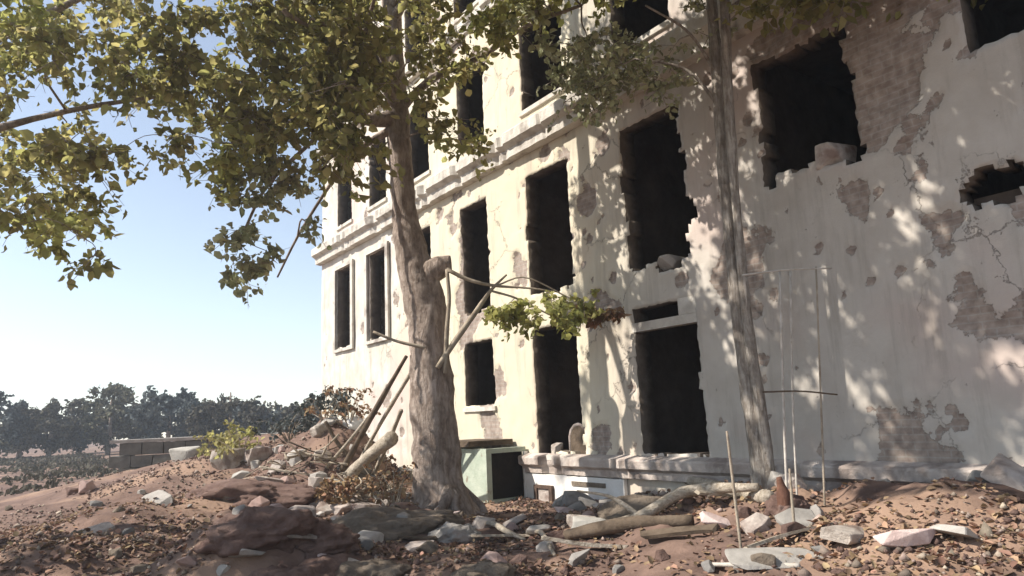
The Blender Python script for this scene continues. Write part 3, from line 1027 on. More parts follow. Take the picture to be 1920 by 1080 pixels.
# --- the slim twin-stemmed tree on the right
SY = 9.1
sb = at(1434, 900, SY)
sb[2] = gh(sb[0], sb[1])
slim = empty('slim_tree', sb)
SB = np.array(slim.location)
tag(slim, 'slim grey tree with two close stems leaning before the dappled wall', 'tree')
mb = MB()
sk, skr2 = [], []
for rows in ([(1440, 960, 52), (1430, 900, 42), (1416, 800, 36), (1398, 680, 31), (1378, 540, 27), (1366, 420, 24), (1355, 280, 27), (1345, 140, 24), (1334, 0, 22), (1322, -200, 20), (1318, -420, 15), (1310, -620, 9)],
             [(1446, 950, 34, SY - .05), (1440, 880, 28, SY - .08), (1424, 760, 24, SY - .1), (1404, 620, 21, SY - .13), (1388, 470, 19, SY - .15), (1376, 330, 18, SY - .2), (1366, 180, 21, SY - .25), (1360, 40, 20, SY - .3), (1358, -160, 18, SY - .4), (1390, -400, 14, SY - .5), (1440, -600, 8, SY - .8)]):
    P, r = px_path(rows, SY, 60)
    mb.tube(P - SB, r, 14, wob=0.16, seed=len(sk) * 4.0 + 1)
    sk.append(P[30:])
    skr2.append(r[30:])
for rows in [[(1350, -60, 14), (1430, -160, 11, SY - .4), (1560, -260, 8, SY - .9)], [(1335, -120, 14), (1250, -230, 11, SY - .3), (1130, -320, 8, SY - .8)], [(1362, 20, 9, SY - .3), (1420, -20, 7, SY - .5), (1500, -60, 5, SY - .7)],
             [(1345, 140, 8), (1290, 60, 6, SY - .3), (1210, 10, 4, SY - .5)], [(1350, 200, 8), (1285, 130, 6, SY + .1), (1190, 110, 4, SY + .2)]]:
    P, r = px_path(rows, SY, 14)
    mb.tube(P - SB, r, 7, wob=0.15, seed=2)
    sk.append(P)
    skr2.append(r)
mb.build('trunk', M['bark2'], slim, True)
Cs = clear(px_clusters([(1340, -330, 320, 190, SY - 2.6, SY + .3, 75), (1540, -280, 180, 140, SY - 2.6, SY - .3, 30), (1470, -15, 70, 30, SY - .9, SY - .4, 7), (1640, -60, 160, 60, SY - 1.5, SY - .6, 14)]))
Cg = px_clusters([(1150, 110, 100, 60, SY - .3, SY + .5, 15), (1100, 180, 50, 40, SY, SY + .5, 8), (1240, 150, 50, 40, SY - .1, SY + .4, 5), (1290, 60, 40, 60, SY - .3, SY + .3, 3)])
L, tw = sprays(Cs, 50, 0.42)
link('crown', leaf_mesh('crown', L - SB, 0.13), M['leaf'], slim)
L2, tw2 = sprays(Cg, 40, 0.28)
link('crown', leaf_mesh('crown', L2 - SB, 0.085), M['leafblue'], slim)
mb = MB()
wood_to(mb, np.vstack(sk) - SB, np.concatenate(skr2), np.vstack([Cs, Cg]) - SB, 0.022, [(a - SB, b - SB) for a, b in tw + tw2])
mb.build('boughs', M['bark2'], slim)

# --- the tree that reaches in from the left
LYt = 10.5
lb = np.array([-11.6, 10.2, 0.0])
lb[2] = gh(lb[0], lb[1])
left = empty('spreading_tree', lb)
LB = np.array(left.location)
tag(left, 'yellow green tree spreading its boughs across the sky at the far left', 'tree')
mb = MB()
P = spline([[0, 0, -0.2, 0.34], [0.1, 0, 1.5, 0.27], [0.3, 0.1, 3.2, 0.24], [0.5, 0, 5, 0.2], [0.8, 0, 7.2, 0.14], [1.2, 0, 9.5, 0.06]], 40)
mb.tube(P[:, :3], P[:, 3], 16, wob=0.2, seed=7)
sk, skr3 = [P[16:, :3] + LB], [P[16:, 3]]
for rows in ([[0.4, 0, 4.2, .13], [1.6, 0, 5.2, .1], [3.2, -.2, 6.0, .07], [5.0, 0, 6.6, .04], [6.8, .2, 6.9, .02]], [[0.6, 0, 5.8, .12], [2.0, .3, 7.2, .09], [4.0, .2, 8.2, .06], [6.0, 0, 9.0, .03]],
             [[0.4, 0, 4.6, .1], [1.6, -.6, 5.0, .07], [2.8, -1, 5.0, .04], [3.8, -1.2, 4.5, .02]], [[0.9, 0, 7.5, .1], [2.2, -.7, 9.2, .06], [4.2, -1.2, 10.2, .03]]):
    Q_ = spline(rows, 16)
    mb.tube(Q_[:, :3], Q_[:, 3], 8, wob=0.2, seed=3)
    sk.append(Q_[3:, :3] + LB)
    skr3.append(Q_[3:, 3])
mb.build('trunk', M['bark'], left, True)
Cl = clear(px_clusters([(200, 90, 240, 130, 8.6, 12.2, 75), (60, 300, 130, 100, 8.8, 11.5, 26), (220, 260, 120, 60, 9, 11.5, 14), (100, -180, 320, 160, 7.5, 12, 60), (380, 60, 90, 110, 9, 11.5, 18), (350, 150, 80, 70, 9, 11.5, 18), (300, 40, 120, 60, 9, 11.5, 14)]))
_ov = []  # clusters mostly out of view, added to shade the left foreground
while len(_ov) < 170:
    c = np.array([rng.uniform(-12, -5.0), rng.uniform(4.6, 9.4), rng.uniform(3.6, 9.5)])
    if c[2] < (0.6 - c[0]) * 0.93 and c[2] > 2.2 + 0.12 * (-c[0]):
        _ov.append(c)
Cl = np.vstack([Cl, clear(np.array(_ov))])
Cy = px_clusters([(20, 60, 70, 90, 8.6, 10, 14), (425, 240, 25, 120, 9.2, 10.5, 10), (100, 420, 70, 50, 9, 10.5, 8)])
L, tw = sprays(Cl, 46, 0.44)
link('crown', leaf_mesh('crown', L - LB, 0.135), M['leaf'], left)
L, tw2 = sprays(Cy, 50, 0.36)
link('crown', leaf_mesh('crown', L - LB, 0.13), M['leafbright'], left)
mb = MB()
wood_to(mb, np.vstack(sk) - LB, np.concatenate(skr3), np.vstack([Cl, Cy]) - LB, 0.03, [(a - LB, b - LB) for a, b in tw + tw2])
mb.build('boughs', M['bark'], left)

# --- dark trees along the horizon on the left
far = [(-20, 92, 56, 6.2), (40, 70, 62, 5.0), (95, 86, 58, 6.4), (150, 74, 66, 5.4), (205, 90, 60, 6.0), (262, 78, 64, 5.2), (315, 96, 58, 6.2), (372, 70, 66, 5.2), (430, 88, 56, 6.0), (478, 84, 60, 5.0), (526, 70, 66, 4.6), (575, 74, 58, 4.8), (620, 70, 64, 4.6)]
names = ['low dark tree on the horizon just right of the frame edge haze', ]
far_lab = ['first dark tree on the horizon from the left frame edge', 'short round tree second along the horizon', 'tall dark tree third along the horizon from the left', 'low broad tree fourth along the horizon',
           'dark horizon tree fifth from the left edge', 'short horizon tree sixth from the left edge', 'tall horizon tree left of the hanging branch tip', 'low horizon tree below the left branch tips',
           'tall horizon tree under the lowest hanging leaves', 'rounded horizon tree behind the low block wall', 'small horizon tree two short of the building corner', 'dark horizon tree next to the building corner', 'horizon tree half hidden behind the building corner']
for i, (px, w, Y, h) in enumerate(far):
    p = at(px, 790, Y)
    z = gh(p[0], p[1])
    t = empty('horizon_tree', (p[0], p[1], z))
    tag(t, far_lab[i], 'tree', 'dark trees along the horizon')
    rw = w / FPX * Y * 0.75
    MB().tube([(0, 0, -0.2), (0.1, 0, h * 0.3), (0, 0.1, h * 0.75)], [0.22, 0.16, 0.05], 7, wob=0.1).build('trunk', M['bark'], t, True)
    h *= 0.80 * rng.uniform(.82, 1.22)
    c = rng.normal(0, 1, (46, 3))
    c /= np.linalg.norm(c, axis=1, keepdims=True)
    c = c * (rng.uniform(0.2, 1, (46, 1)) ** 0.5) * np.array([rw, rw * 0.8, h * 0.42]) + np.array([0, 0, h * 0.58])
    L, _ = sprays(c, 90, 0.6)
    link('crown', leaf_mesh('crown', L, 0.3), M[['farleaf', 'farleafb', 'farleafc'][i % 3]], t)

# ------------------------------------------------------------------ shrubs
def shrub(name, label, p, h, r, n, m, lsize, per=24, cat='shrub'):
    t = empty(name, p)
    tag(t, label, cat)
    mb = MB()
    C = []
    for k in range(n):
        a = rng.uniform(0, 2 * math.pi)
        q = np.array([math.cos(a) * r * rng.uniform(0.2, 1), math.sin(a) * r * rng.uniform(0.2, 1), h * rng.uniform(0.35, 1)])
        mb.tube(spline([[0, 0, -0.05], q * np.array([0.4, 0.4, 0.55]) + rng.normal(0, 0.04, 3), q], 7), np.linspace(0.016, 0.005, 7), 5, cap=False)
        C.append(q)
    L, tw = sprays(np.array(C), per, r * 0.3)
    for a, b in tw:
        mb.tube([a, b], [0.005, 0.002], 3, cap=False)
    mb.build('stems', M['twig'], t)
    link('foliage', leaf_mesh('foliage', L, lsize), m, t)
    return t


def gp(px, Y):
    p = at(px, 800, Y)
    return np.array([p[0], p[1], gh(p[0], p[1]) - 0.02])


shrub('shrub', 'straggly withered shrub beside the leaning logs left of the big trunk', gp(715, 14.6), 1.0, 0.7, 12, M['leafdry'], 0.07)
shrub('shrub', 'low dusty shrub on the rubble bank by the building corner', gp(655, 17.0), 1.0, 0.9, 14, M['leafdry'], 0.09)
shrub('shrub', 'small green shrub at the foot of the block wall', gp(455, 17.5), 0.9, 0.8, 14, M['leaf'], 0.1)
for px, Y, hh, rr, n, m, lab in [(610, 17.5, .8, .9, 16, 'farleaf', 'grey green shrub on the bank below the building corner'),
                                (545, 18.5, .8, 1.0, 16, 'farleaf', 'wide grey green shrub hiding the end post of the block wall'), (640, 13.9, .55, .7, 14, 'leafdry', 'flat withered shrub lying left of the pale propped log'),
                                (420, 19.0, .7, .9, 14, 'leaf', 'small dark shrub at the open end of the block wall')]:
    shrub('shrub', lab, gp(px, Y), hh, rr, n, M[m], 0.10, 40)
# heaps of dead branches
for px, Y, n, lab in [(690, 14.4, 34, 'tangled heap of dead branches beside the propped pale log'), (570, 15.5, 26, 'low heap of dry sticks on the bank left of the leaning pole')]:
    c = gp(px, Y)
    t = empty('brushwood_heap', c)
    tag(t, lab, 'brushwood')
    for k in range(n):
        a = rng.uniform(0, math.pi)
        ln = rng.uniform(.4, 1.1)
        q = np.array([rng.normal(0, .45), rng.normal(0, .35), 0])
        q[2] = gh(c[0] + q[0], c[1] + q[1]) - c[2] + rng.uniform(.02, .4)
        d = np.array([math.cos(a), math.sin(a), rng.normal(0, .28)]) * ln / 2
        P = spline([q - d, q + rng.normal(0, .05, 3), q + d], 6)
        MB().tube(P, np.linspace(.028, .008, 6) * rng.uniform(.5, 1.3), 6, wob=.15, seed=k).build('branch', M['twig' if k % 3 else 'darkwood'], t, True)

shrub('weed', 'thin dry weed clinging to the base of the big trunk', base + np.array([-0.75, -0.35, 0.05]), 1.1, 0.45, 12, M['leafdry'], 0.08, 18, 'weed')

# ------------------------------------------------------------------ low block wall far left
_wp = gp(490, 21.5)
_wp[2] = 0.42
wl_ = empty('block_wall', _wp)
tag(wl_, 'low dark block wall with pale coping on the left waste ground', 'wall')
ax = np.array([1.0, 0.12, 0])
mb = MB()
for row in range(3):
    for k in range(9 + row % 2):
        o = np.array([-4.2, 0, 0]) + ax * (k * 0.62 - 0.3 * (row % 2)) + np.array([0, 0, row * 0.36 - 0.15])
        mb2 = MB().box(o, ax * 0.6, np.array([0, 0.3, 0]), np.array([0, 0, 0.345]), 0.008)
        mb2.build('block', M['greywall'], wl_)
MB().box(np.array([-4.5, -0.06, 0.94]), ax * 5.9, np.array([0, 0.44, 0]), np.array([0, 0, 0.09]), 0.01).build('coping', M['concrete'], wl_)
MB().box(np.array([1.45, 0.1, -0.2]), ax * 0.24, np.array([0, 0.24, 0]), np.array([0, 0, 1.35]), 0.01).build('end_post', M['pinkstone'], wl_)

# ------------------------------------------------------------------ rocks, mounds and rubble
def rock_mesh(name, seed, sub=3, rough=0.35, flat=0.7, boxy=0.0):
    import bmesh
    bm = bmesh.new()
    bmesh.ops.create_icosphere(bm, subdivisions=sub, radius=1.0)
    for v in bm.verts:
        c = v.co.copy()
        if boxy:
            m = max(abs(c.x), abs(c.y), abs(c.z))
            c = c.lerp(c / m, boxy)
        k = 1 + rough * noise.noise(c * 1.1 + Vector((seed, seed * 2, 0))) + rough * 0.5 * noise.noise(c * 2.7 + Vector((0, seed, 3))) + rough * 0.3 * noise.noise(c * 6 + Vector((seed, 0, 9))) + rough * 0.15 * noise.noise(c * 14 + Vector((seed, 0, 9)))
        v.co = Vector((c.x * k, c.y * k, c.z * k * flat))
    me = bpy.data.meshes.new(name)
    bm.to_mesh(me)
    bm.free()
    me.polygons.foreach_set('use_smooth', np.ones(len(me.polygons), dtype=bool))
    return me


def chunk_mesh(name, seed, boxy=0.6):
    import bmesh
    g = random.Random(seed)
    bm = bmesh.new()
    for i in range(22):
        v = Vector((g.uniform(-1, 1), g.uniform(-1, 1), g.uniform(-1, 1)))
        m = max(abs(v.x), abs(v.y), abs(v.z))
        bm.verts.new(v.normalized().lerp(v / m, boxy) * g.uniform(.82, 1.05))
    bmesh.ops.convex_hull(bm, input=bm.verts)
    bmesh.ops.delete(bm, geom=[v for v in bm.verts if not v.link_faces], context='VERTS')
    bmesh.ops.dissolve_limit(bm, angle_limit=0.2, verts=bm.verts, edges=bm.edges)
    bmesh.ops.bevel(bm, geom=list(bm.edges), offset=0.05, segments=1, affect='EDGES')
    me = bpy.data.meshes.new(name)
    bm.to_mesh(me)
    bm.free()
    return me


def rock(name, label, cat, p, size, m, seed, rotz=0.0, sub=5, rough=0.4, flat=0.7, boxy=0.0, group=None, tilt=0.0):
    o = link(name, chunk_mesh(name, int(seed * 10), boxy + .3) if name == 'masonry_block' or name == 'rubble_boulder' else rock_mesh(name, seed, sub, rough, flat, boxy), m)
    o.location = tuple(map(float, p))
    o.scale = size
    o.rotation_euler = (tilt, tilt * 0.6, rotz)
    return tag(o, label, cat, group)


def rp(px, py, dz=0.0):
    p = on_ground(px, py)
    return (p[0], p[1], p[2] + dz)


rock('earth_clod', 'big dark red clod of earth in the lower corner near the pale slab', 'clod', rp(500, 985, -.08), (0.55, 0.5, 0.36), M['clod'], 1.0, 0.3)
rock('earth_clod', 'smooth rounded clod lowest in front of the other heaps', 'clod', rp(565, 1090, -.1), (0.62, 0.5, 0.42), M['clod'], 2.4, 1.2)
rock('earth_clod', 'broad reddish clod topping the mound under the pale rubble bank', 'clod', rp(470, 925, -.1), (1.1, 0.7, 0.45), M['clod'], 3.7, 0.1)
rock('boulder', 'wide grey brown boulder lying at the foot of the big tree', 'boulder', rp(720, 985, -.1), (0.95, 0.5, 0.42), M['darkstone'], 4.4, 0.2)
rock('boulder', 'pale grey boulder at the end of the wide brown boulder', 'boulder', rp(850, 1010), (0.36, 0.3, 0.3), M['concrete'], 5.2, 0.8)
rock('boulder', 'dark bluish boulder at the bottom edge below the big tree', 'boulder', rp(705, 1085), (0.42, 0.34, 0.26), M['darkstone'], 6.3, 0.5)
rock('boulder', 'dark low boulder at the bottom edge right of the bluish one', 'boulder', rp(905, 1088), (0.42, 0.32, 0.2), M['darkstone'], 7.1, 1.5)
rock('boulder', 'smooth brown hump of stone lying between the two pale logs', 'boulder', rp(1203, 962), (0.56, 0.34, 0.34), M['darkstone'], 8.6, 0.15, rough=0.2, flat=0.62)
rock('boulder', 'brown clod wedged left of the wide brown boulder', 'boulder', rp(600, 1000, -.1), (0.4, 0.36, 0.3), M['clod'], 9.9, 0.9)
rock('boulder', 'pinkish boulder leaning on the slim tree base', 'boulder', rp(1388, 900, 0.12), (0.3, 0.26, 0.42), M['pinkstone'], 10.3, 0.4, flat=1.0, boxy=0.4)
rock('boulder', 'reddish boulder below the wall right of the slim tree', 'boulder', rp(1476, 960), (0.22, 0.2, 0.24), M['clod'], 12.3, 0.4)


def slab(label, px, py, L, Wd, H, rz, tilt, m, seed, name='concrete_slab', cat='slab', dz=0.02):
    o = link(name, chunk_mesh(name, seed, 0.88), m)
    p = rp(px, py, dz)
    o.location = tuple(map(float, p))
    o.scale = (L / 2, Wd / 2, H / 2)
    o.rotation_euler = (tilt, tilt * 0.5, rz)
    return tag(o, label, cat, kind='thing')


slab('pale pinkish slab on the red earth near the lower left corner', 462, 1000, 0.62, 0.36, 0.1, 0.1, 0.12, M['palestone'], 21)
slab('small pale block between the red clod and the brown boulder', 565, 968, 0.34, 0.26, 0.18, 0.5, 0.2, M['palestone'], 22)
slab('tiny white block on the bank below the leaning logs', 600, 905, 0.26, 0.2, 0.14, 0.3, 0.1, M['white'], 23, 'masonry_block', 'block')
slab('white lump of plaster at the foot of the leaning pole', 662, 800, 0.5, 0.35, 0.45, 0.3, 0.1, M['white'], 24, 'plaster_lump', 'rubble')
slab('long broken kerb stone under the plinth ledge', 1130, 990, 0.8, 0.3, 0.2, -0.3, 0.1, M['concrete'], 25)
slab('grey block by the dark hollow under the vent', 1090, 985, 0.4, 0.3, 0.24, 0.4, 0.15, M['palestone'], 26, 'masonry_block', 'block')
slab('upright pale block below the small green porch', 905, 990, 0.34, 0.24, 0.3, 0.4, 0.1, M['palestone'], 27, 'masonry_block', 'block')
slab('pale block at the bottom edge beside the bluish boulder', 655, 1065, 0.3, 0.22, 0.14, 0.2, 0.2, M['palestone'], 28, 'masonry_block', 'block')
slab('flat grey slab on the leaf litter at the lower right corner', 1450, 1050, 0.9, 0.5, 0.09, 0.2, 0.05, M['concrete'], 29)
slab('pale slab leaning on the mound left of the brown boulder', 640, 980, 0.34, 0.3, 0.1, 0.9, 0.45, M['palestone'], 30)
# broken slabs and planks thrown about
deb = [(560, 1010, .55, 'palestone', 'slab'), (690, 1015, .5, 'concrete', 'slab'), (785, 1030, .42, 'palestone', 'slab'), (835, 975, .4, 'pinkstone', 'slab'), (960, 985, .42, 'palestone', 'slab'),
       (1010, 1000, .36, 'concrete', 'slab'), (1060, 965, .36, 'pinkstone', 'slab'), (1160, 1000, .4, 'palestone', 'slab'), (1345, 985, .42, 'pinkstone', 'slab'), (1420, 990, .34, 'palestone', 'slab'),
       (1500, 985, .4, 'concrete', 'slab'), (505, 905, .6, 'palestone', 'slab'), (585, 940, .45, 'pinkstone', 'slab'), (455, 1045, .4, 'concrete', 'slab'), (620, 1055, .36, 'pinkstone', 'slab'), (1590, 1010, .5, 'palestone', 'slab'),
       (1700, 1020, .5, 'pinkstone', 'slab'), (1800, 1010, .45, 'concrete', 'slab'), (300, 940, .6, 'concrete', 'slab'), (180, 1000, .5, 'palestone', 'slab'),
       (545, 890, 1.3, 'wood', 'plank'), (680, 950, 1.1, 'darkwood', 'plank'), (600, 925, 1.2, 'wood', 'plank'), (760, 1015, .9, 'darkwood', 'plank'), (930, 1015, .9, 'wood', 'plank'), (1100, 1030, .9, 'wood', 'plank'),
       (1275, 1010, .8, 'darkwood', 'plank'), (1480, 1020, 1.0, 'wood', 'plank'), (1360, 940, .9, 'wood', 'plank'), (480, 870, 1.4, 'darkwood', 'plank')]
dlab = ['tilted pale slab right of the small clod', 'grey slab before the wide brown boulder', 'pale slab below the pale end boulder', 'pinkish slab against the tree roots', 'pale slab before the porch doorway', 'grey slab under the rusty vent',
        'pinkish slab fallen from the plinth by the vent', 'pale slab under the crooked branch', 'pinkish slab left of the lone white stake', 'pale slab right of the lone white stake', 'grey slab by the pole frame feet', 'wide pale slab on the rubble bank under the block wall',
        'pinkish slab on the bank before the flat pale log', 'grey slab in the lower corner by the pinkish slab', 'pinkish slab beside the bottom edge pale block', 'pale slab right of the pole frame', 'pinkish slab at the wall foot far right', 'grey slab at the wall foot farthest right',
        'grey slab on the open earth at far left', 'pale slab nearest the far left bottom corner',
        'pale plank on top of the rubble bank', 'dark plank across the foot of the big trunk', 'pale plank lying below the flat pale log', 'dark plank on the wide brown boulder front', 'pale plank pointing to the arching root', 'pale plank in the litter below the dark log',
        'dark plank right of the rotten log', 'pale plank by the grey slab in the lower right', 'pale plank against the slim tree base', 'dark plank high on the bank by the block wall']
for k, (px, py, sz, mm, kd) in enumerate(deb):
    p = rp(px, py, .04)
    if kd == 'slab':
        o = link('concrete_slab', chunk_mesh('concrete_slab', 200 + k, .93), M[mm])
        o.scale = (sz / 2, sz * rng.uniform(.28, .42), rng.uniform(.035, .07))
        o.rotation_euler = (rng.uniform(-.5, .5), rng.uniform(-.35, .35), rng.uniform(-.6, .9))
    else:
        mb = MB()
        P = spline([[-sz / 2, 0, 0], [0, rng.uniform(-.02, .02), rng.uniform(-.02, .02)], [sz / 2, 0, 0]], 8)
        v, f = [], []
        wd, th_ = rng.uniform(.05, .08), rng.uniform(.012, .022)
        for i, q in enumerate(P):
            e = rng.uniform(.85, 1.08)
            v += [q + np.array([rng.uniform(-.05, .05) if i in (0, 7) else 0, a * wd * e, b * th_]) for a, b in ((-1, -1), (1, -1), (1, 1), (-1, 1))]
        f = [(i * 4 + j, i * 4 + (j + 1) % 4, (i + 1) * 4 + (j + 1) % 4, (i + 1) * 4 + j) for i in range(7) for j in range(4)] + [(3, 2, 1, 0), (28, 29, 30, 31)]
        o = mb.add(v, f).build('plank', M[mm])
        o.rotation_euler = (rng.uniform(-.3, .3), rng.uniform(-.18, .18), rng.uniform(-.7, .7))
        p = (p[0], p[1], p[2] + .03)
    o.location = tuple(map(float, p))
    tag(o, dlab[k], kd, 'debris thrown about the yard', 'thing')
# broken masonry banked along the foot of the wall and left of the trunk
bl = 0
seen_b = {}
marks = [(-.4, 'under the rusty vent'), (.6, 'under the vent slot'), (1.6, 'below the tall doorway pier'), (2.6, 'below the doorway with the pale lintel'), (3.6, 'under the doorway edge by the slim tree'), (4.8, 'behind the slim tree'), (6.0, 'behind the pole frame'), (7.6, 'at the wall foot right of the pole frame'), (9.0, 'at the wall foot far right')]
for k in range(74):
    if k < 30:
        s_ = rng.uniform(-.4, 9.2)
        q = W(s_, 0, .35 + abs(rng.normal(0, .35)))
        where = min(marks, key=lambda m_: abs(m_[0] - s_))[1]
    else:
        q = at(rng.uniform(580, 765), 800, rng.uniform(13.2, 17.0))
        where = 'in the heap left of the big trunk' if q[1] < 14.7 else 'on the bank behind the leaning pole'
    sz = rng.uniform(.08, .24)
    ci = int(rng.integers(0, 4))
    o = link('masonry_chunk', chunk_mesh('masonry_chunk', 400 + k, rng.uniform(.4, .95)), [M['palestone'], M['plinth'], M['greystone'], M['concrete']][ci])
    o.location = (q[0], q[1], gh(q[0], q[1]) + sz * .2)
    o.scale = (sz * rng.uniform(.8, 1.7), sz, sz * rng.uniform(.5, .9))
    o.rotation_euler = (rng.uniform(-.5, .5), rng.uniform(-.5, .5), rng.uniform(0, 6.28))
    t_ = f"{'small' if sz < .14 else 'middling' if sz < .19 else 'large'} {['pale', 'pinkish grey', 'dark grey', 'grey'][ci]} masonry chunk {where}"
    seen_b[t_] = seen_b.get(t_, 0) + 1
    if seen_b[t_] > 1:
        t_ = t_.replace('masonry', ['', 'flat', 'tilted', 'squarish', 'long'][min(seen_b[t_] - 1, 4)] + ' masonry')
    tag(o, t_, 'rubble', 'masonry chunks banked along the wall and the trunk')
# things left on the far bank
for i, (px, py, s, lab) in enumerate([(432, 868, .5, 'pale boulder at the end of the rubble bank farthest from the building'), (485, 858, .42, 'pale boulder below the block wall coping'), (520, 880, .3, 'small pale boulder in front of the block wall'),
                                      (560, 862, .36, 'grey boulder below the end post of the block wall'), (350, 860, .5, 'grey boulder alone on the waste ground left of the block wall')]):
    rock('rubble_boulder', lab, 'boulder', rp(px, py), (s, s * 0.7, s * 0.7), M['palestone'] if i < 3 else M['concrete'], 40 + i, i * 0.8, boxy=0.4)


# logs and planks
def log(name, label, cat, pts, r, m, sides=10, wob=0.2, seed=0, twigs=()):
    pts = [np.asarray(p, float) for p in pts]
    o = pts[0].copy()
    S = spline([[*p, q] for p, q in zip(pts, r)], 18)
    mb = MB().tube(S[:, :3] - o, S[:, 3], sides, wob=wob, seed=seed)
    for rows in twigs:
        T = spline([[*p, q] for p, q in rows], 10)
        mb.tube(T[:, :3] - o, T[:, 3], 6, wob=0.2, seed=seed)
    ob = mb.build(name, m, None, True)
    ob.location = tuple(o)
    return tag(ob, label, cat)


def gpt(px, py, dz=0.0):
    p = on_ground(px, py)
    return np.array([p[0], p[1], p[2] + dz])


a1, a2 = gpt(652, 902, 0.08), at(735, 822, 14.0)
log('fallen_log', 'thick pale log propped against the left side of the big trunk', 'log', [a1, (a1 + a2) / 2 + np.array([0, 0, .04]), a2], [.13, .12, .15], M['wood'], seed=1)
b1, b2 = gpt(640, 890, 0.05), at(762, 668, 14.2)
log('leaning_pole', 'long dark pole leaning up to the big trunk above the pale log', 'pole', [b1, (b1 + b2) / 2 + np.array([-.05, 0, -.05]), b2], [.07, .065, .04], M['darkwood'], 8, seed=2)
for (x0, y0, x1, y1, Y1, r_, mm, lab) in [(668, 880, 770, 700, 13.9, .045, 'wood', 'pale straight plank leaning steeply on the big trunk beside the dark pole'), (700, 895, 752, 770, 13.6, .05, 'wood', 'short pale timber propped at the foot of the big trunk'),
                                          (612, 880, 700, 770, 15.4, .04, 'wood', 'thin pale timber leaning over the debris heap'), (655, 860, 610, 790, 16.2, .05, 'darkwood', 'dark timber leaning the other way on the debris heap')]:
    q1, q2 = gpt(x0, y0, 0.03), at(x1, y1, Y1)
    log('leaning_timber', lab, 'timber', [q1, (q1 + q2) / 2 + rng.normal(0, .02, 3), q2], [r_, r_ * .95, r_ * .85], M[mm], 6, .12, seed=x0)
c1, c2 = gpt(628, 925, 0.07), gpt(748, 925, 0.1)
log('fallen_log', 'pale log lying flat on the earth left of the tree roots', 'log', [c1, (c1 + c2) / 2, c2], [.06, .08, .06], M['wood'], seed=3)
d1, d2 = gpt(1185, 912, 0.35), gpt(1445, 955, 0.12)
log('fallen_log', 'upper pale fallen log running from the plinth to the slim tree', 'log', [d1, d1 * .6 + d2 * .4 + np.array([0, 0, .03]), d2], [.06, .075, .08], M['wood'], seed=4)
e0, e1, e2, e3 = gpt(1085, 1005, 0.05), gpt(1200, 985, 0.1), gpt(1290, 957, 0.22), gpt(1425, 948, 0.2)
log('fallen_branch', 'crooked pale fallen branch lying below the brown stone hump', 'branch', [e0, e1, e2, e3], [.035, .06, .07, .05], M['wood'], seed=5,
    twigs=[[(e1, .04), (e1 + np.array([-.3, .1, .22]), .025), (e1 + np.array([-.7, .2, .3]), .012)]])
f1, f2 = gpt(1060, 1010, 0.03), gpt(1300, 985, 0.05)
log('fallen_log', 'dark rotten log in front of the crooked pale branch', 'log', [f1, (f1 + f2) / 2 + np.array([0, 0, .05]), f2], [.06, .09, .06], M['darkwood'], seed=6)
g1, g2 = gpt(1330, 1065, 0.03), gpt(1500, 1068, 0.03)
log('cut_pole', 'straw coloured cut pole lying on the litter in the lower right', 'pole', [g1, (g1 + g2) / 2, g2], [.02, .025, .02], M['pole'], 8, seed=7)
# pale bent root loop on the ground below the porch
h = [gpt(905, 985, .02), gpt(925, 1010, .2), gpt(950, 1030, .22), gpt(985, 1020, .05)]
log('bent_root', 'pale bent root arching out of the earth below the porch', 'root', h, [.03, .04, .035, .02], M['wood'], 7, seed=8)
h = [gpt(1000, 1000, .02), gpt(1018, 1020, .12), gpt(1040, 1045, .02)]
log('bent_root', 'thin pale root stub right of the arching root', 'root', h, [.025, .03, .02], M['wood'], 7, seed=9)


# stakes and the pole frame on the right
def stake(label, px, py, htop, r, m, lean=(0, 0), dz=0):
    p = gpt(px, py)
    return log('stake', label, 'stake', [p + np.array([0, 0, -.1]), p + np.array([lean[0] * .5, lean[1] * .5, htop * .5]), p + np.array([lean[0], lean[1], htop])], [r, r * .95, r * .8], m, 7, 0.12, px)


stake('white stake standing alone in the leaf litter before the logs', 1391, 1040, 1.12, .015, M['twig'], (-.03, 0))
stake('short white stake at the foot of the pole frame', 1490, 1000, .6, .015, M['twig'], (.02, 0))
fr_ = empty('pole_frame', gpt(1480, 960))
tag(fr_, 'rickety frame of thin whitish poles before the shaded wall', 'frame')
FB = np.array(fr_.location)
Yf = float(FB[1])


def fpole(nm, x0, y0, x1, y1, r, m, dy=0.0):
    a, b = at(x0, y0, Yf + dy), at(x1, y1, Yf + dy)
    mid = (a + b) / 2 + rng.normal(0, 0.015, 3)
    S = spline([a, mid, b], 8)
    MB().tube(S - FB, np.linspace(r, r * 0.85, 8), 8, wob=0.12, seed=x0).build(nm, m, fr_, True)


fpole('post', 1478, 985, 1462, 505, .015, M['pole'])
fpole('post', 1497, 985, 1482, 505, .012, M['pole'], .25)
fpole('post', 1548, 990, 1530, 500, .012, M['twig'], .1)
fpole('rail', 1392, 516, 1560, 503, .011, M['pole'], -.08)
fpole('rail', 1430, 735, 1570, 740, .010, M['darkwood'], -.08)

p = gpt(1474, 972)
log('upright_stump', 'short reddish upright stump by the pole frame', 'stump', [p + np.array([0, 0, -.1]), p + np.array([.01, 0, .2]), p + np.array([-.03, 0, .42])], [.075, .06, .03], M['rust'], 9, .6, seed=3)

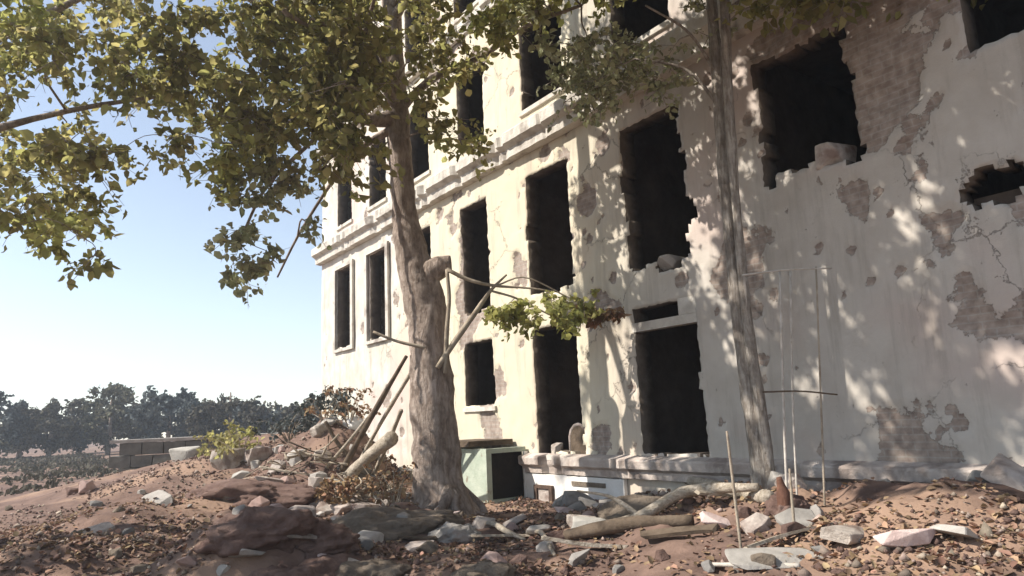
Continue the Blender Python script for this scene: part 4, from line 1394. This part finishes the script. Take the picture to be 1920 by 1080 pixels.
# arched panel and a lump standing in the ground floor opening
ar = empty('arched_panel', W(0.72, 0.82, -0.15))
tag(ar, 'dark arched panel with a pale rim standing in the ground floor opening', 'panel')
AB = np.array(ar.location)
prof = [(-.25, 0), (-.25, .38), (-.2, .5), (-.1, .58), (0, .6), (.1, .58), (.2, .5), (.25, .38), (.25, 0)]
pts = [W(0.72 + a, 0.82 + b, -0.15) - AB for a, b in prof]
MB().tube(pts, [.035] * len(pts), 8, wob=.1).build('rim', M['palestone'], ar, True)
v = [W(0.72 + a * .95, 0.82 + b * .97, o) - AB for o in (-0.17, -0.13) for a, b in prof]
k = len(prof)
MB().add(v, [tuple(range(k))[::-1], tuple(range(k, 2 * k))] + [(i, (i + 1) % k, (i + 1) % k + k, i + k) for i in range(k)]).build('board', M['darkwood'], ar)
o = rock('masonry_block', 'pale block on the sill beside the dark arched panel', 'block', W(0.12, 0.93, -.1), (.12, .12, .16), M['palestone'], 51, .3, 2, .2, 1.0, .5)
o = rock('masonry_block', 'jagged lump of masonry on the broken first floor sill', 'block', W(3.3, 4.0, -.2), (.34, .2, .14), M['concrete'], 52, TH, 3, .4, 1.0, .4)
o = rock('masonry_block', 'pale lump of masonry in the shaded first floor opening on the right', 'block', W(6.3, 4.85, -.2), (.3, .2, .22), M['palestone'], 53, TH, 3, .4, 1.0, .4)

# individual stones of a size one can pick out
stone_mesh = [chunk_mesh('stone', 60 + k, 0.35) for k in range(6)]
mats = [M['concrete'], M['greystone'], M['darkstone'], M['clod'], M['pinkrubble']]
anchors = [(q['label'], np.array(q.location)) for q in list(COL.objects) if q.parent is None and q.get('category') in ('boulder', 'slab', 'block', 'log', 'clod', 'stake', 'tree', 'branch', 'root', 'rubble', 'porch')]
short = {'earth_clod': 'clod'}
look = ['pale', 'grey', 'brown', 'reddish', 'pinkish']
seen = {}
for k in range(76):
    if k < 42:
        px, py = rng.uniform(400, 1540), rng.uniform(960, 1078)
    elif k < 64:
        px, py = rng.uniform(400, 760), rng.uniform(830, 960)
    else:
        px, py = rng.uniform(0, 400), rng.uniform(870, 1075)
    p = gpt(px, py)
    mi = int(rng.integers(0, 5))
    o = link('stone', stone_mesh[k % 6].copy(), mats[mi])
    s = rng.uniform(0.05, 0.13) * (1.4 if py < 950 else 1.0)
    o.location = (p[0], p[1], p[2] + s * 0.25)
    o.scale = (s * rng.uniform(.8, 1.5), s, s * rng.uniform(.7, 1.1))
    o.rotation_euler = (rng.uniform(-.4, .4), rng.uniform(-.4, .4), rng.uniform(0, 6.28))
    lab, q = min(anchors, key=lambda a: np.linalg.norm((a[1] - p)[:2]))
    w = lab.split()[:7]
    while w[-1] in ('the', 'in', 'of', 'at', 'on', 'and', 'a', 'its', 'with', 'between', 'from', 'to', 'below', 'by', 'beside', 'left', 'right', 'under', 'against', 'next', 'out', 'big', 'pale', 'small', 'green', 'red', 'dark', 'brown', 'lower', 'slim', 'leaf'):
        w.pop()
    side = ('behind' if p[1] > q[1] + 0.1 else 'before') if abs(p[1] - q[1]) > abs(p[0] - q[0]) else ('left of' if p[0] < q[0] else 'right of')
    size = 'tiny' if s < .075 else 'small' if s < .11 else 'fist-sized'
    text = f'{size} {look[mi]} stone {side} the {" ".join(w)}'
    seen[text] = seen.get(text, 0) + 1
    if seen[text] > 1:
        text = text.replace(' stone ', ' angular stone ' if seen[text] == 2 else ' rounded stone ')
    tag(o, text, 'stone', 'loose stones strewn over the ground')


def scatter(name, label, n, m, size, region, flat=0.35, lift=0.015, kindrock=False):
    x0, x1, y0, y1 = region
    X = rng.uniform(x0, x1, n * 5)
    Yv = y0 + (y1 - y0) * rng.uniform(0, 1, n * 5) ** 1.3
    keep = ((X - P0[0]) * NW[0] + (Yv - P0[1]) * NW[1]) > 0.25
    dens = vnoise(X, Yv, 1.3, 77) + rng.uniform(-.6, .6, n * 5)
    keep &= dens > (0.35 if kindrock else 0.05)
    X, Yv = X[keep][:n], Yv[keep][:n]
    Z = ground_h(X, Yv) + lift
    C = np.stack([X, Yv, Z], -1)
    if not kindrock:
        me = leaf_mesh(name, C, size, flat=flat)
    else:
        base_v = np.array([[1, 0, 0], [-1, 0, 0], [0, 1, 0], [0, -1, 0], [0, 0, 1], [0, 0, -1]], float)
        base_f = np.array([[0, 2, 4], [2, 1, 4], [1, 3, 4], [3, 0, 4], [2, 0, 5], [1, 2, 5], [3, 1, 5], [0, 3, 5]])
        m_ = len(C)
        Sz = size * rng.lognormal(0, 0.45, (m_, 1, 1))
        V = base_v[None] * Sz * rng.uniform(.6, 1.3, (m_, 6, 1)) + rng.normal(0, 0.15, (m_, 6, 3)) * Sz
        A = rng.uniform(0, 6.28, m_)
        ca, sa = np.cos(A)[:, None], np.sin(A)[:, None]
        V = np.stack([V[..., 0] * ca - V[..., 1] * sa, V[..., 0] * sa + V[..., 1] * ca, V[..., 2] * .8], -1) + C[:, None]
        F_ = (base_f[None] + (np.arange(m_) * 6)[:, None, None]).reshape(-1, 3)
        me = fast_mesh(name, V.reshape(-1, 3), F_)
    o = link(name, me, m)
    return tag(o, label, kind='stuff')


scatter('leaf_litter', 'dry brown leaves strewn over the earth', 15000, M['litter'], 0.07, (-9, 7, 5.2, 15), 0.4)
scatter('rubble', 'small broken rubble strewn over the earth', 6500, M['rubble'], 0.022, (-12, 7, 5.2, 20), kindrock=True)
scatter('dirt_crumbs', 'crumbs of red earth over the ground', 9000, M['clod'], 0.022, (-12, 7, 5.2, 20), kindrock=True)

# rough scrub over the waste ground on the left
X = rng.uniform(-55, -7, 9000)
Yv = rng.uniform(17, 58, 9000)
k = (vnoise(X, Yv, 3.0, 90) + 0.02 * Yv > 0.25) & (((X - P0[0]) * NW[0] + (Yv - P0[1]) * NW[1]) > 3.0) & ((Yv > 24) | (X < -14))
X, Yv = X[k], Yv[k]
hh = 0.08 + 0.3 * np.clip(vnoise(X, Yv, 3.0, 90), 0, 1)
C = np.stack([X, Yv, ground_h(X, Yv)], -1)
C = np.repeat(C, 5, 0) + rng.normal(0, 1, (len(C) * 5, 3)) * np.array([.3, .3, 0]) + np.repeat(hh, 5)[:, None] * np.array([0, 0, 1]) * rng.uniform(0, 1, (len(C) * 5, 1))
tag(link('scrub', leaf_mesh('scrub', C, 0.16, droop=-0.6), M['farleafc']), 'dull low scrub over the waste ground', kind='stuff')

# pale dusty air
hm = bpy.data.materials.new('pale_air')
hm.use_nodes = True
hm.node_tree.nodes.clear()
hv_ = hm.node_tree.nodes.new('ShaderNodeVolumePrincipled')
hv_.inputs['Color'].default_value = (0.86, 0.92, 1.0, 1)
hv_.inputs['Density'].default_value = 0.0017
hv_.inputs['Anisotropy'].default_value = 0.3
ho = hm.node_tree.nodes.new('ShaderNodeOutputMaterial')
hm.node_tree.links.new(hv_.outputs[0], ho.inputs['Volume'])
hz = MB().box((-270, -260, -4), (540, 0, 0), (0, 540, 0), (0, 0, 24)).build('haze', hm)
tag(hz, 'pale dusty air over the yard', kind='stuff')
